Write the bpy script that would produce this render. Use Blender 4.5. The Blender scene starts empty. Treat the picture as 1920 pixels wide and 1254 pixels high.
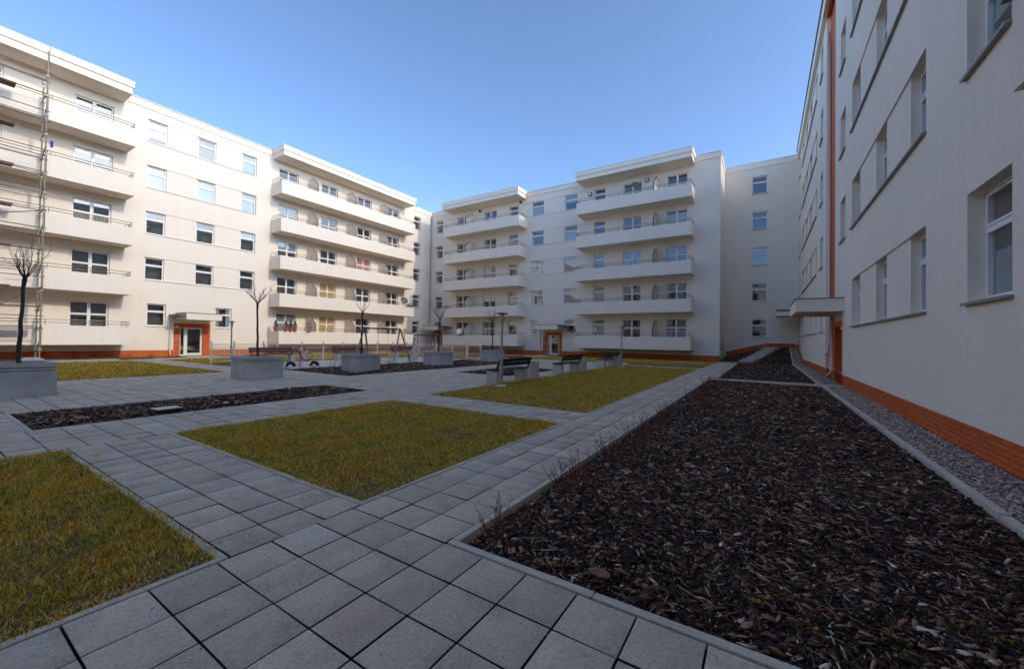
import bpy, math, random
import numpy as np
from mathutils import Vector, Matrix
random.seed(7)
RNG = np.random.default_rng(11)
SC = bpy.context.scene
COL = SC.collection
R = math.radians

# ------------------------------------------------------------------ tags
def tag(o, label=None, cat=None, group=None, kind=None):
    if label: o['label'] = label
    if cat: o['category'] = cat
    if group: o['group'] = group
    if kind: o['kind'] = kind
    return o

def empty(name, loc, rz=0.0, label=None, cat=None, group=None):
    o = bpy.data.objects.new(name, None)
    COL.objects.link(o)
    o.location = loc
    o.rotation_euler = (0, 0, rz)
    o.empty_display_size = 0.3
    return tag(o, label, cat, group)

def kids(o):
    return [c for c in bpy.data.objects if c.parent == o]

def copy_tree(o, parent=None):
    c = o.copy()
    COL.objects.link(c)
    c.parent = parent
    for ch in kids(o):
        copy_tree(ch, c)
    return c

# ------------------------------------------------------------------ mesh helper
class MB:
    def __init__(s):
        s.v = []; s.f = []; s.m = []
    def quad(s, a, b, c, d, mi=0):
        n = len(s.v); s.v += [a, b, c, d]; s.f.append((n, n+1, n+2, n+3)); s.m.append(mi)
    def box(s, x0, x1, y0, y1, z0, z1, mi=0):
        n = len(s.v)
        s.v += [(x0,y0,z0),(x1,y0,z0),(x1,y1,z0),(x0,y1,z0),(x0,y0,z1),(x1,y0,z1),(x1,y1,z1),(x0,y1,z1)]
        for f in ((0,3,2,1),(4,5,6,7),(0,1,5,4),(1,2,6,5),(2,3,7,6),(3,0,4,7)):
            s.f.append(tuple(n+i for i in f)); s.m.append(mi)
    def prism(s, pts, axis, a, b, mi=0):
        """2-D outline pts extruded along axis ('x','y','z') from a to b"""
        def mk(p, t):
            return {'x': (t, p[0], p[1]), 'y': (p[0], t, p[1]), 'z': (p[0], p[1], t)}[axis]
        n = len(s.v); k = len(pts)
        s.v += [mk(p, a) for p in pts] + [mk(p, b) for p in pts]
        s.f.append(tuple(range(n, n+k))); s.m.append(mi)
        s.f.append(tuple(range(n+2*k-1, n+k-1, -1))); s.m.append(mi)
        for i in range(k):
            j = (i+1) % k
            s.f.append((n+i, n+k+i, n+k+j, n+j)); s.m.append(mi)
    def tube(s, pts, r, n=8, mi=0, cap=True):
        """polyline tube; r scalar or list"""
        pts = [Vector(p) for p in pts]
        rs = r if isinstance(r, (list, tuple)) else [r]*len(pts)
        base = len(s.v)
        for i, p in enumerate(pts):
            if i == 0: d = pts[1]-pts[0]
            elif i == len(pts)-1: d = pts[-1]-pts[-2]
            else: d = (pts[i+1]-pts[i]).normalized()+(pts[i]-pts[i-1]).normalized()
            d.normalize()
            a = d.cross(Vector((0,0,1)) if abs(d.z) < .9 else Vector((1,0,0))).normalized()
            b = d.cross(a)
            for k in range(n):
                t = 2*math.pi*k/n
                q = p + (a*math.cos(t)+b*math.sin(t))*rs[i]
                s.v.append(tuple(q))
        for i in range(len(pts)-1):
            for k in range(n):
                k2 = (k+1) % n
                s.f.append((base+i*n+k, base+i*n+k2, base+(i+1)*n+k2, base+(i+1)*n+k)); s.m.append(mi)
        if cap:
            s.f.append(tuple(base+k for k in range(n))); s.m.append(mi)
            e = base+(len(pts)-1)*n
            s.f.append(tuple(e+k for k in range(n-1,-1,-1))); s.m.append(mi)
    def lathe(s, prof, n=20, mi=0, c=(0,0)):
        base = len(s.v)
        for (r, z) in prof:
            for k in range(n):
                t = 2*math.pi*k/n
                s.v.append((c[0]+r*math.cos(t), c[1]+r*math.sin(t), z))
        for i in range(len(prof)-1):
            for k in range(n):
                k2 = (k+1) % n
                s.f.append((base+i*n+k, base+i*n+k2, base+(i+1)*n+k2, base+(i+1)*n+k)); s.m.append(mi)
        s.f.append(tuple(base+k for k in range(n-1,-1,-1))); s.m.append(mi)
        e = base+(len(prof)-1)*n
        s.f.append(tuple(e+k for k in range(n))); s.m.append(mi)
    def mesh(s, name, mats, smooth=False):
        me = bpy.data.meshes.new(name)
        me.from_pydata(s.v, [], s.f)
        for m in mats if isinstance(mats, (list, tuple)) else [mats]:
            me.materials.append(m)
        me.polygons.foreach_set('material_index', s.m)
        if smooth: me.polygons.foreach_set('use_smooth', [True]*len(s.f))
        me.update()
        return me
    def build(s, name, mats, parent=None, smooth=False, bevel=0, loc=None):
        o = bpy.data.objects.new(name, s.mesh(name, mats, smooth))
        COL.objects.link(o)
        o.parent = parent
        if loc: o.location = loc
        if bevel:
            b = o.modifiers.new('Bevel', 'BEVEL'); b.width = bevel; b.segments = 2; b.limit_method = 'ANGLE'
        return o

def link(name, me, parent=None, loc=(0,0,0), rot=None):
    o = bpy.data.objects.new(name, me)
    COL.objects.link(o); o.parent = parent; o.location = loc
    if rot: o.rotation_euler = rot
    return o

def mesh_np(name, verts, faces, mats, fmat=None):
    me = bpy.data.meshes.new(name)
    M, k = faces.shape
    me.vertices.add(len(verts)); me.vertices.foreach_set('co', verts.astype(np.float32).ravel())
    me.loops.add(M*k); me.loops.foreach_set('vertex_index', faces.astype(np.int32).ravel())
    me.polygons.add(M); me.polygons.foreach_set('loop_start', np.arange(0, M*k, k, dtype=np.int32))
    for m in mats if isinstance(mats, (list, tuple)) else [mats]:
        me.materials.append(m)
    if fmat is not None: me.polygons.foreach_set('material_index', fmat.astype(np.int32))
    me.update(calc_edges=True); me.validate()
    o = bpy.data.objects.new(name, me); COL.objects.link(o)
    return o

# ------------------------------------------------------------------ materials
class NT:
    def __init__(s, name, rough=.8, metallic=0.0, spec=.5):
        s.m = bpy.data.materials.new(name); s.m.use_nodes = True
        s.t = s.m.node_tree; s.b = s.t.nodes['Principled BSDF']
        s.b.inputs['Roughness'].default_value = rough
        s.b.inputs['Metallic'].default_value = metallic
        s.b.inputs['Specular IOR Level'].default_value = spec
    def n(s, typ, **kw):
        o = s.t.nodes.new(typ)
        for k, v in kw.items(): setattr(o, k, v)
        return o
    def l(s, a, b): s.t.links.new(a, b)
    def coord(s): 
        return s.n('ShaderNodeTexCoord').outputs['Object']
    def noise(s, vec, scale, detail=4, rough=.6):
        o = s.n('ShaderNodeTexNoise'); o.inputs['Scale'].default_value = scale
        o.inputs['Detail'].default_value = detail; o.inputs['Roughness'].default_value = rough
        s.l(vec, o.inputs['Vector']); return o.outputs['Fac']
    def ramp(s, fac, stops):
        o = s.n('ShaderNodeValToRGB'); e = o.color_ramp.elements
        while len(e) < len(stops): e.new(.5)
        for i, (p, c) in enumerate(stops):
            e[i].position = p; e[i].color = (*c, 1) if len(c) == 3 else c
        s.l(fac, o.inputs['Fac']); return o.outputs['Color']
    def mix(s, fac, a, b, mode='MIX'):
        o = s.n('ShaderNodeMix', data_type='RGBA', blend_type=mode)
        for sock, v in ((o.inputs[0], fac), (o.inputs[6], a), (o.inputs[7], b)):
            if isinstance(v, (int, float)): sock.default_value = v
            elif isinstance(v, tuple): sock.default_value = (*v, 1)
            else: s.l(v, sock)
        return o.outputs[2]
    def math(s, op, a, b=0.0):
        o = s.n('ShaderNodeMath', operation=op)
        for sock, v in ((o.inputs[0], a), (o.inputs[1], b)):
            if isinstance(v, (int, float)): sock.default_value = v
            else: s.l(v, sock)
        return o.outputs[0]
    def island(s):
        return s.n('ShaderNodeNewGeometry').outputs['Random Per Island']
    def bump(s, h, strength=.3, dist=.01):
        o = s.n('ShaderNodeBump'); o.inputs['Strength'].default_value = strength; o.inputs['Distance'].default_value = dist
        s.l(h, o.inputs['Height']); s.l(o.outputs['Normal'], s.b.inputs['Normal'])
    def color(s, c):
        if isinstance(c, tuple): s.b.inputs['Base Color'].default_value = (*c, 1)
        else: s.l(c, s.b.inputs['Base Color'])

def simple(name, c, rough=.7, metallic=0.0, var=.12, scale=8.0, bump=0.0):
    t = NT(name, rough, metallic)
    f = t.noise(t.coord(), scale, 5)
    t.color(t.ramp(f, [(.3, tuple(x*(1-var) for x in c)), (.7, tuple(min(1, x*(1+var)) for x in c))]))
    if bump:
        t.bump(t.noise(t.coord(), scale*20, 3), bump, .004)
    return t.m

def plaster(name, c, grain=170.0, strength=.35, grit=.2):
    t = NT(name, .92, spec=.2)
    co = t.coord()
    big = t.ramp(t.noise(co, .35, 5), [(.35, tuple(x*.965 for x in c)), (.65, c)])
    mp = t.n('ShaderNodeMapping'); mp.inputs['Scale'].default_value = (3.0, 3.0, .22); t.l(co, mp.inputs['Vector'])
    st = t.ramp(t.noise(mp.outputs['Vector'], 1.2, 5), [(.42, (.955,.95,.945)), (.62, (1,1,1))])
    fine = t.noise(co, grain, 3, .7)
    fcol = t.ramp(fine, [(.34, (1-grit,1-grit,1-grit)), (.5, (1,1,1))])
    c1 = t.mix(.55, big, st, 'MULTIPLY')
    t.color(t.mix(.6, c1, fcol, 'MULTIPLY'))
    mid = t.noise(co, grain*.25, 3)
    t.bump(t.math('ADD', t.math('MULTIPLY', fine, .6), mid), strength, .006)
    return t.m

def brick_mat(name, c1, c2, mortar, w=.25, h=.072):
    t = NT(name, .6, spec=.4)
    sep = t.n('ShaderNodeSeparateXYZ'); t.l(t.coord(), sep.inputs[0])
    u = t.math('ADD', sep.outputs['X'], sep.outputs['Y'])
    cb = t.n('ShaderNodeCombineXYZ'); t.l(u, cb.inputs[0]); t.l(sep.outputs['Z'], cb.inputs[1])
    b = t.n('ShaderNodeTexBrick'); t.l(cb.outputs[0], b.inputs['Vector'])
    b.inputs['Color1'].default_value = (*c1, 1); b.inputs['Color2'].default_value = (*c2, 1)
    b.inputs['Mortar'].default_value = (*mortar, 1)
    b.inputs['Scale'].default_value = 1.0; b.inputs['Mortar Size'].default_value = .006
    b.inputs['Mortar Smooth'].default_value = .2; b.inputs['Brick Width'].default_value = w; b.inputs['Row Height'].default_value = h
    n = t.ramp(t.noise(t.coord(), 30, 4), [(.3, (.8,.8,.8)), (.7, (1.08,1.08,1.08))])
    t.color(t.mix(.7, b.outputs['Color'], n, 'MULTIPLY'))
    t.bump(t.math('SUBTRACT', 1.0, b.outputs['Fac']), .5, .006)
    return t.m

M = {}
CREAM = (.88, .785, .67)
M['plaster'] = plaster('cream_render', CREAM, 150, .25)
M['plaster_coarse'] = plaster('rough_render', (.92, .80, .665), 34, .8, .27)
M['coping'] = simple('pale_coping', (.80, .76, .70), .5, 0, .05, 3)
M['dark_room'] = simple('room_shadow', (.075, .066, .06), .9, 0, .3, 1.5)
M['brick'] = brick_mat('orange_brick', (.80, .155, .03), (.62, .11, .022), (.16, .05, .02))
M['frame'] = simple('white_window_frame', (.84, .83, .81), .35, 0, .03, 3)
M['sill_light'] = simple('pale_sill', (.62, .57, .52), .5, .0, .05)
M['sill_dark'] = simple('grey_sill', (.30, .28, .26), .5, .3, .1)
M['rail'] = simple('galvanised_rail', (.20, .155, .115), .45, .5, .12)
M['pipe'] = simple('white_downpipe', (.70, .66, .62), .4, .0, .06)
M['gutter'] = simple('grey_gutter', (.17, .17, .17), .4, .5, .1)
M['blind_pale'] = simple('pale_green_blind', (.34, .45, .42), .8, 0, .04)
M['blind_yellow'] = simple('yellow_blind', (.78, .47, .17), .8, 0, .05)
M['blind_red'] = simple('pink_blind', (.82, .33, .24), .8, 0, .06)
M['blind_blue'] = simple('pale_blue_blind', (.28, .36, .42), .8, 0, .05)
M['venetian'] = simple('white_slat_blind', (.56, .56, .55), .6, 0, .03)
M['net'] = simple('white_net_curtain', (.40, .41, .41), .9, 0, .12, 14)
M['drape'] = simple('beige_curtain', (.36, .33, .24), .9, 0, .35, 25)
M['dark_metal'] = simple('dark_metal', (.035, .035, .037), .5, .3, .2)
M['steel'] = simple('steel_tube', (.34, .34, .34), .4, .7, .15)
M['black_rubber'] = simple('black_rubber', (.012, .012, .012), .8, 0, .3)
M['lamp_white'] = simple('white_lamp_dome', (.8, .78, .74), .4, 0, .03)

# glass: fresnel mix of clear (slightly tinted) and mirror
def glass_mat():
    m = bpy.data.materials.new('window_glass'); m.use_nodes = True
    t = m.node_tree; t.nodes.clear()
    out = t.nodes.new('ShaderNodeOutputMaterial'); mx = t.nodes.new('ShaderNodeMixShader')
    tr = t.nodes.new('ShaderNodeBsdfTransparent'); tr.inputs['Color'].default_value = (.82, .86, .86, 1)
    gl = t.nodes.new('ShaderNodeBsdfGlossy'); gl.inputs['Roughness'].default_value = .01; gl.inputs['Color'].default_value = (.95, .97, 1, 1)
    fr = t.nodes.new('ShaderNodeFresnel'); fr.inputs['IOR'].default_value = 2.2
    ge = t.nodes.new('ShaderNodeNewGeometry'); inv = t.nodes.new('ShaderNodeMath'); inv.operation = 'SUBTRACT'; inv.inputs[0].default_value = 1.0
    ml = t.nodes.new('ShaderNodeMath'); ml.operation = 'MULTIPLY'   # the sheet has one optical face: from inside it is clear
    t.links.new(ge.outputs['Backfacing'], inv.inputs[1]); t.links.new(fr.outputs[0], ml.inputs[0]); t.links.new(inv.outputs[0], ml.inputs[1])
    t.links.new(ml.outputs[0], mx.inputs[0]); t.links.new(tr.outputs[0], mx.inputs[1]); t.links.new(gl.outputs[0], mx.inputs[2])
    t.links.new(mx.outputs[0], out.inputs['Surface'])
    return m
M['glass'] = glass_mat()

def concrete(name, c, grain=60, var=.14, spots=True):
    t = NT(name, .88, spec=.25)
    co = t.coord()
    a = t.ramp(t.noise(co, 2.2, 6), [(.3, tuple(x*(1-var) for x in c)), (.7, tuple(x*(1+var) for x in c))])
    f = t.noise(co, grain, 4, .7)
    g = t.ramp(f, [(.32, (.62,.62,.62)), (.5, (1,1,1)), (.72, (1.18,1.18,1.18))])
    col = t.mix(.8, a, g, 'MULTIPLY')
    if spots:
        v = t.n('ShaderNodeTexVoronoi'); v.inputs['Scale'].default_value = 26; t.l(co, v.inputs['Vector'])
        sp = t.ramp(v.outputs['Distance'], [(.10, (1,1,1)), (.16, (0,0,0))])
        sel = t.ramp(t.noise(co, 21, 1), [(.52, (0,0,0)), (.56, (1,1,1))])
        col = t.mix(t.mix(1.0, sp, sel, 'MULTIPLY'), col, tuple(x*.35 for x in c))
    t.color(col)
    t.bump(f, .35, .004)
    return t.m
M['planter'] = concrete('grey_exposed_concrete', (.45, .43, .40), 60, .2)
M['bench_block'] = concrete('pale_concrete', (.52, .48, .43), 70, .1, False)
M['kerb'] = concrete('kerb_concrete', (.58, .49, .385), 80, .12, False)
M['step'] = concrete('step_concrete', (.44, .39, .33), 50, .12, False)

def slab_mat(name, c):
    t = NT(name, .86, spec=.25)
    co = t.n('ShaderNodeNewGeometry').outputs['Position']
    isl = t.island()
    base = t.ramp(isl, [(0, tuple(x*.88 for x in c)), (.35, tuple(x*.97 for x in c)), (.7, (c[0]*1.05, c[1]*1.01, c[2]*.97)), (1, tuple(x*1.12 for x in c))])
    blot = t.ramp(t.noise(co, 3.2, 8, .7), [(.3, (.66,.65,.64)), (.5, (1,1,1)), (.72, (1.2,1.19,1.17))])
    f = t.noise(co, 130, 3, .7)
    g = t.ramp(t.math('ADD', t.math('MULTIPLY', f, .6), t.math('MULTIPLY', t.noise(co, 45, 4, .7), .4)), [(.36, (.55,.55,.55)), (.5, (1,1,1)), (.64, (1.3,1.3,1.3))])
    col = t.mix(.9, t.mix(.75, base, blot, 'MULTIPLY'), g, 'MULTIPLY')
    # rusty patches and pale lime specks
    rust = t.ramp(t.noise(co, 1.3, 6, .75), [(.55, (0,0,0)), (.68, (.7,.7,.7))])
    col = t.mix(rust, col, (c[0]*.95, c[1]*.75, c[2]*.60))
    v = t.n('ShaderNodeTexVoronoi'); v.inputs['Scale'].default_value = 38; t.l(co, v.inputs['Vector'])
    sp = t.ramp(v.outputs['Distance'], [(.07, (1,1,1)), (.13, (0,0,0))])
    sel = t.ramp(t.noise(co, 5, 3), [(.56, (0,0,0)), (.63, (1,1,1))])
    col = t.mix(t.mix(1.0, sp, sel, 'MULTIPLY'), col, tuple(min(1, x*2.0) for x in c))
    t.color(col)
    t.bump(f, .4, .003)
    return t.m
M['slab'] = slab_mat('grey_paving_slab', (.56, .445, .335))
M['joint'] = simple('sandy_joint', (.012, .010, .008), .95, 0, .4, 60, .5)

def chip_mat():
    t = NT('bark_chips', .7, spec=.3)
    i = t.island()
    c = t.ramp(i, [(0, (.006,.003,.002)), (.46, (.028,.011,.006)), (.66, (.13,.05,.026)), (.86, (.34,.15,.085)), (.96, (.52,.31,.20)), (1, (.85,.66,.50))])
    n = t.ramp(t.noise(t.coord(), 60, 4), [(.3, (.6,.6,.6)), (.7, (1.3,1.3,1.3))])
    t.color(t.mix(.8, c, n, 'MULTIPLY'))
    t.bump(t.noise(t.coord(), 90, 3), .5, .004)
    return t.m
M['chips'] = chip_mat()
M['soil'] = simple('dark_soil', (.022, .011, .007), .95, 0, .6, 25, .8)

def grass_mat(name, cols):
    t = NT(name, .75, spec=.15)
    pos = t.n('ShaderNodeNewGeometry').outputs['Position']
    i = t.island()
    a = t.ramp(i, cols)
    patch = t.ramp(t.noise(pos, 2.4, 6, .7), [(.34, (.50,.66,.5)), (.48, (1,1,1)), (.62, (1.15,.82,.62)), (.74, (.80,.52,.40))])
    c = t.mix(.85, a, patch, 'MULTIPLY')
    t.color(c)
    tr = t.n('ShaderNodeBsdfTranslucent'); t.l(c, tr.inputs['Color'])
    mx = t.n('ShaderNodeMixShader'); mx.inputs[0].default_value = .5
    t.l(t.b.outputs[0], mx.inputs[1]); t.l(tr.outputs[0], mx.inputs[2])
    t.l(mx.outputs[0], t.t.nodes['Material Output'].inputs['Surface'])
    return t.m
M['grass'] = grass_mat('dry_olive_grass', [(0, (.10,.115,.009)), (.22, (.38,.33,.022)), (.45, (.74,.52,.045)), (.70, (.82,.53,.075)), (.89, (.93,.68,.20)), (1, (.95,.82,.48))])
M['grass_soil'] = simple('lawn_soil', (.15, .09, .022), .95, 0, .5, 30, .5)

def pebble_mat(name, cols):
    t = NT(name, .7, spec=.35)
    a = t.ramp(t.island(), cols)
    n = t.ramp(t.noise(t.coord(), 120, 3), [(.3, (.75,.75,.75)), (.7, (1.15,1.15,1.15))])
    t.color(t.mix(.7, a, n, 'MULTIPLY'))
    return t.m
M['pebble'] = pebble_mat('pink_grey_pebbles', [(0, (.13,.08,.06)), (.4, (.31,.205,.16)), (.75, (.50,.36,.285)), (1, (.78,.63,.53))])
def gravel_flat():
    t = NT('pale_play_gravel', .9)
    v = t.n('ShaderNodeTexVoronoi'); v.inputs['Scale'].default_value = 22; t.l(t.coord(), v.inputs['Vector'])
    sepc = t.n('ShaderNodeSeparateColor'); t.l(v.outputs['Color'], sepc.inputs[0])
    t.color(t.ramp(sepc.outputs[0], [(0, (.30,.22,.17)), (.5, (.58,.47,.39)), (1, (.85,.74,.64))]))
    t.bump(v.outputs['Distance'], .8, .02)
    return t.m
M['gravel'] = gravel_flat()

# ------------------------------------------------------------------ terrain
def sstep(a, b, x):
    t = min(1, max(0, (x-a)/(b-a))); return t*t*(3-2*t)
def terrain(x, y):
    if y < 33.0 or x < -2.86: return 0.0
    g = .10 + 1.0*min(1, max(0, (x+2.85)/3.0))
    return g*min(1, max(0, (y-33.0)/4.2))

# ------------------------------------------------------------------ ground & paving
g = MB(); g.quad((-900,-900,-.30),(900,-900,-.30),(900,900,-.30),(-900,900,-.30))
tag(g.build('ground', simple('distant_ground', (.12,.11,.08), .95, 0, .3, .2)), kind='structure')

LAWNS = [(-7.08,-2.90,-1.2,1.13), (-7.08,-2.90,2.20,6.12), (-7.08,-2.90,7.28,22.9)]
BED1 = (-10.95,-8.86,1.13,6.93); BEDM = (-17.55,-12.75,8.95,21.4); BEDS = (-11.1,-8.3,12.85,17.3)
BEDR = (-1.77,1.66,2.14,16.9); BED2 = (-1.52,1.66,17.55,33.0)
PITCH = .325
j = MB()
def sheet(x0,x1,y0,y1,z): j.quad((x0,y0,z),(x1,y0,z),(x1,y1,z),(x0,y1,z))
sheet(-17.6, -1.8, -3.2, 2.12, -.036); sheet(-17.6,-1.8,2.12,33.2,-.036); sheet(-1.8, 3.4, -3.2, 2.12, -.036)
sheet(-1.80, 2.30, 16.92, 17.52, -.036); sheet(-29.9,-17.6,6.95,8.4,-.036); sheet(-32.9,-28.6,8.4,12.5,-.036)
sheet(-17.9,-16.1,28.9,34.0,-.032); sheet(-32.9,-28.3,30.4,34.0,-.032); sheet(-28.3,-17.6,30.4,31.6,-.036)
tag(j.build('paving_joints', M['joint']), kind='structure')

slabs_v = []; slabs_f = []; slabs_m = []
def slab(x0,x1,y0,y1,z=0.0):
    if x1-x0 < .04 or y1-y0 < .04: return
    g_ = .0052; b = .0025
    x0 += g_; x1 -= g_; y0 += g_; y1 -= g_
    dz = random.uniform(-.0016, .0016) + z; tx = random.uniform(-.0016,.0016); ty = random.uniform(-.0016,.0016)
    n = len(slabs_v)
    o = [(x0,y0),(x1,y0),(x1,y1),(x0,y1)]; i_ = [(x0+b,y0+b),(x1-b,y0+b),(x1-b,y1-b),(x0+b,y1-b)]
    sg = [(-1,-1),(1,-1),(1,1),(-1,1)]
    for k in range(4): slabs_v.append((*o[k], -.034+z))
    for k in range(4): slabs_v.append((*o[k], -.002+dz+tx*sg[k][0]+ty*sg[k][1]))
    for k in range(4): slabs_v.append((*i_[k], dz+tx*sg[k][0]+ty*sg[k][1]))
    slabs_f.append((n+8,n+9,n+10,n+11)); slabs_m.append(0)
    for k in range(4):
        k2 = (k+1) % 4
        slabs_f.append((n+4+k, n+4+k2, n+8+k2, n+8+k)); slabs_f.append((n+k, n+k2, n+4+k2, n+4+k)); slabs_m.extend((0,1))
def pave(x0,x1,y0,y1,px=PITCH,py=PITCH,ox=None,oy=None):
    """slabs on a grid anchored at ox, oy and cut at the rectangle's edges"""
    ox = x0 if ox is None else ox; oy = y0 if oy is None else oy
    xs = sorted({x0, x1} | {ox+k*px for k in range(-200,200) if x0+.06 < ox+k*px < x1-.06})
    ys = sorted({y0, y1} | {oy+k*py for k in range(-200,200) if y0+.06 < oy+k*py < y1-.06})
    for a, b in zip(xs, xs[1:]):
        for c, d in zip(ys, ys[1:]): slab(a,b,c,d)
E_ = .055  # thin concrete edging round lawns
pave(-2.84, 3.4, -2.2, 2.075, PITCH, .322, -1.84, 2.075)                     # foreground
pave(-2.84, -1.84, 2.075, 33.1, .3333, .325)                                 # long path beside the bark bed
pave(-7.13, -2.84, 1.185, 2.145, .33, .32)                                 # path between the first two lawns
pave(-7.13, -2.84, 6.175, 7.225, .33, .35)                                 # second cross path
pave(-8.80, -7.13, -2.2, 7.225, .334, PITCH)                                 # path beside the narrow bark bed
pave(-17.5, -8.80, -2.2, 1.08, PITCH, PITCH)
pave(-17.5, -11.0, 1.08, 6.98)
pave(-17.5, -8.80, 6.98, 7.225); pave(-17.5, -7.13, 7.225, 8.9)
pave(-12.70, -7.13, 8.9, 12.8); pave(-12.70,-11.15,12.8,17.35); pave(-8.25,-7.13,12.8,17.35)
pave(-12.70, -7.13, 17.35, 21.45); pave(-17.5, -7.13, 21.45, 25.6)
pave(-7.13, -2.84, 22.95, 23.9); pave(-17.5,-2.84, 29.0, 30.0)
pave(-1.75, 2.28, 16.95, 17.5, .40, .55); pave(-1.84,-1.605,17.6,33.1,.3,.325,-1.84,2.075)
pave(-29.9,-17.5,6.98,8.35); pave(-30.6,-28.9,8.35,12.4); pave(-32.8,-30.6,10.2,12.0)
pave(-17.85,-16.15,30.0,33.95); pave(-32.6,-28.4,31.6,33.95)
pave(-28.4,-17.5,30.45,31.55)
sm = mesh_np('paving', np.array(slabs_v), np.array(slabs_f), [M['slab'], M['joint']], np.array(slabs_m))
tag(sm, kind='structure')

# edgings and kerbs
k = MB()
def strip(x0,x1,y0,y1,zt,zb=-.2,seg=1.0):
    """kerb stones laid end to end"""
    L = max(x1-x0, y1-y0); n = max(1, round(L/seg))
    for i in range(n):
        d = random.uniform(-.002,.002)
        if x1-x0 > y1-y0: k.box(x0+(x1-x0)*i/n+.002, x0+(x1-x0)*(i+1)/n-.002, y0, y1, zb, zt+d)
        else: k.box(x0, x1, y0+(y1-y0)*i/n+.002, y0+(y1-y0)*(i+1)/n-.002, zb, zt+d)
def ring(r, w, zt):
    x0,x1,y0,y1 = r
    strip(x0-w,x0,y0-w,y1+w,zt); strip(x1,x1+w,y0-w,y1+w,zt); strip(x0,x1,y0-w,y0,zt); strip(x0,x1,y1,y1+w,zt)
for r in LAWNS: ring(r, .05, .003)
for r in (BED1, BEDM, BEDS): ring(r, .05, .004)
strip(-1.832,-1.770,2.142,16.9,.008,-.2,.98)
strip(-1.832,3.4,2.084,2.140,.006,-.2,.98)
strip(-1.75,2.28,16.905,16.945,.004); strip(-1.75,2.28,17.505,17.545,.004)
strip(-1.832,-1.52,17.55,17.60,.004); strip(-1.60,-1.52,17.60,33.0,.012)
tag(k.build('kerb', M['kerb'], bevel=.006), kind='structure')
# kerb between bark and pebbles follows the slope
k = MB()
yy = 4.0; 
while yy < 37.5:
    y2 = yy+.98
    if not (16.0 < yy < 16.95) and not (16.95 <= yy < 17.5):
        za = terrain(1.7,yy)+.015+random.uniform(-.008,.008); zb = terrain(1.7,y2)+.015+random.uniform(-.008,.008)
        ye = min(y2, 16.9) if yy < 16.9 else y2
        dx = random.uniform(-.006,.006)
        n = len(k.v)
        k.v += [(1.66+dx,yy+.003,za-.3),(1.74+dx,yy+.003,za-.3),(1.74+dx,ye-.003,zb-.3),(1.66+dx,ye-.003,zb-.3),
                (1.66+dx,yy+.003,za),(1.74+dx,yy+.003,za),(1.74+dx,ye-.003,zb),(1.66+dx,ye-.003,zb)]
        for f in ((0,3,2,1),(4,5,6,7),(0,1,5,4),(1,2,6,5),(2,3,7,6),(3,0,4,7)):
            k.f.append(tuple(n+i for i in f)); k.m.append(0)
    yy = y2 if not (15.5 < yy < 16.9) else 17.56
tag(k.build('pebble_kerb', M['kerb'], bevel=.008), kind='structure')

# soil sheets (beds and lawns)
def patch(name, r, fz, mat, step=.25):
    x0,x1,y0,y1 = r
    nx = max(1, round((x1-x0)/step)); ny = max(1, round((y1-y0)/step))
    xs = np.linspace(x0,x1,nx+1); ys = np.linspace(y0,y1,ny+1)
    v = np.array([(x,y,fz(x,y)) for y in ys for x in xs])
    f = np.array([(b*(nx+1)+a, b*(nx+1)+a+1, (b+1)*(nx+1)+a+1, (b+1)*(nx+1)+a) for b in range(ny) for a in range(nx)])
    o = mesh_np(name, v, f, mat); tag(o, kind='structure'); return o
def wob(x, y, a=.015):
    return a*(math.sin(x*3.1+y*1.7)+math.sin(x*1.3-y*2.9+1)+.6*math.sin(5.1*x+4.3*y))
def edge_in(r, x, y, w=.35):
    d = min(x-r[0], r[1]-x, y-r[2], r[3]-y); return min(1, max(0, d/w))
def z_bedr(x, y): return -.06 + .055*edge_in(BEDR,x,y,.5) + wob(x,y)*edge_in(BEDR,x,y)
def z_bed2(x, y): return -.06 + .05*edge_in(BED2,x,y,.5) + wob(x,y)*edge_in(BED2,x,y)
def z_bed(r): return lambda x, y: -.05 + .05*edge_in(r,x,y,.4) + wob(x,y,.012)*edge_in(r,x,y)
patch('bark_bed', BEDR, z_bedr, M['soil'])
patch('bark_bed', BED2, z_bed2, M['soil'])
patch('bark_bed', BED1, z_bed(BED1), M['soil']); patch('bark_bed', BEDM, z_bed(BEDM), M['soil']); patch('bark_bed', BEDS, z_bed(BEDS), M['soil'])
patch('slope', (-2.85,1.66,33.0,38.05), lambda x,y: terrain(x,y)-.02+wob(x,y,.008), M['soil'])
for r in LAWNS: patch('lawn', r, lambda x,y: -.012+wob(x,y,.006)*.6, M['grass_soil'])
FARL = [(-28.2,-17.6,-6.0,6.93), (-22.7,-17.6,8.45,9.6), (-32.9,-22.85,12.5,30.4), (-28.5,-22.85,8.45,12.5), (-16.0,-2.9,25.6,29.0),
        (-7.08,-2.9,23.95,25.55), (-17.6,-2.9,30.05,32.6), (-22.8,-17.6,22.2,30.4)]
for r in FARL: patch('lawn', r, lambda x,y: -.012, M['grass_soil'], 1.0)
patch('play_gravel', (-22.8,-17.6,9.6,22.2), lambda x,y: -.004, M['gravel'], 1.0)
patch('planting_strip', (-17.0,-2.9,32.6,34.1), lambda x,y: .03+wob(x,y,.01), M['soil'], .3)
patch('planting_strip', (-33.1,-31.2,-8,10.0), lambda x,y: -.0+wob(x,y,.01), M['grass_soil'], .3)
patch('path', (-31.2,-28.2,-6.0,6.95), lambda x,y: -.006, concrete('pale_path', (.40,.37,.33), 20, .1, False), 1.0)

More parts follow.
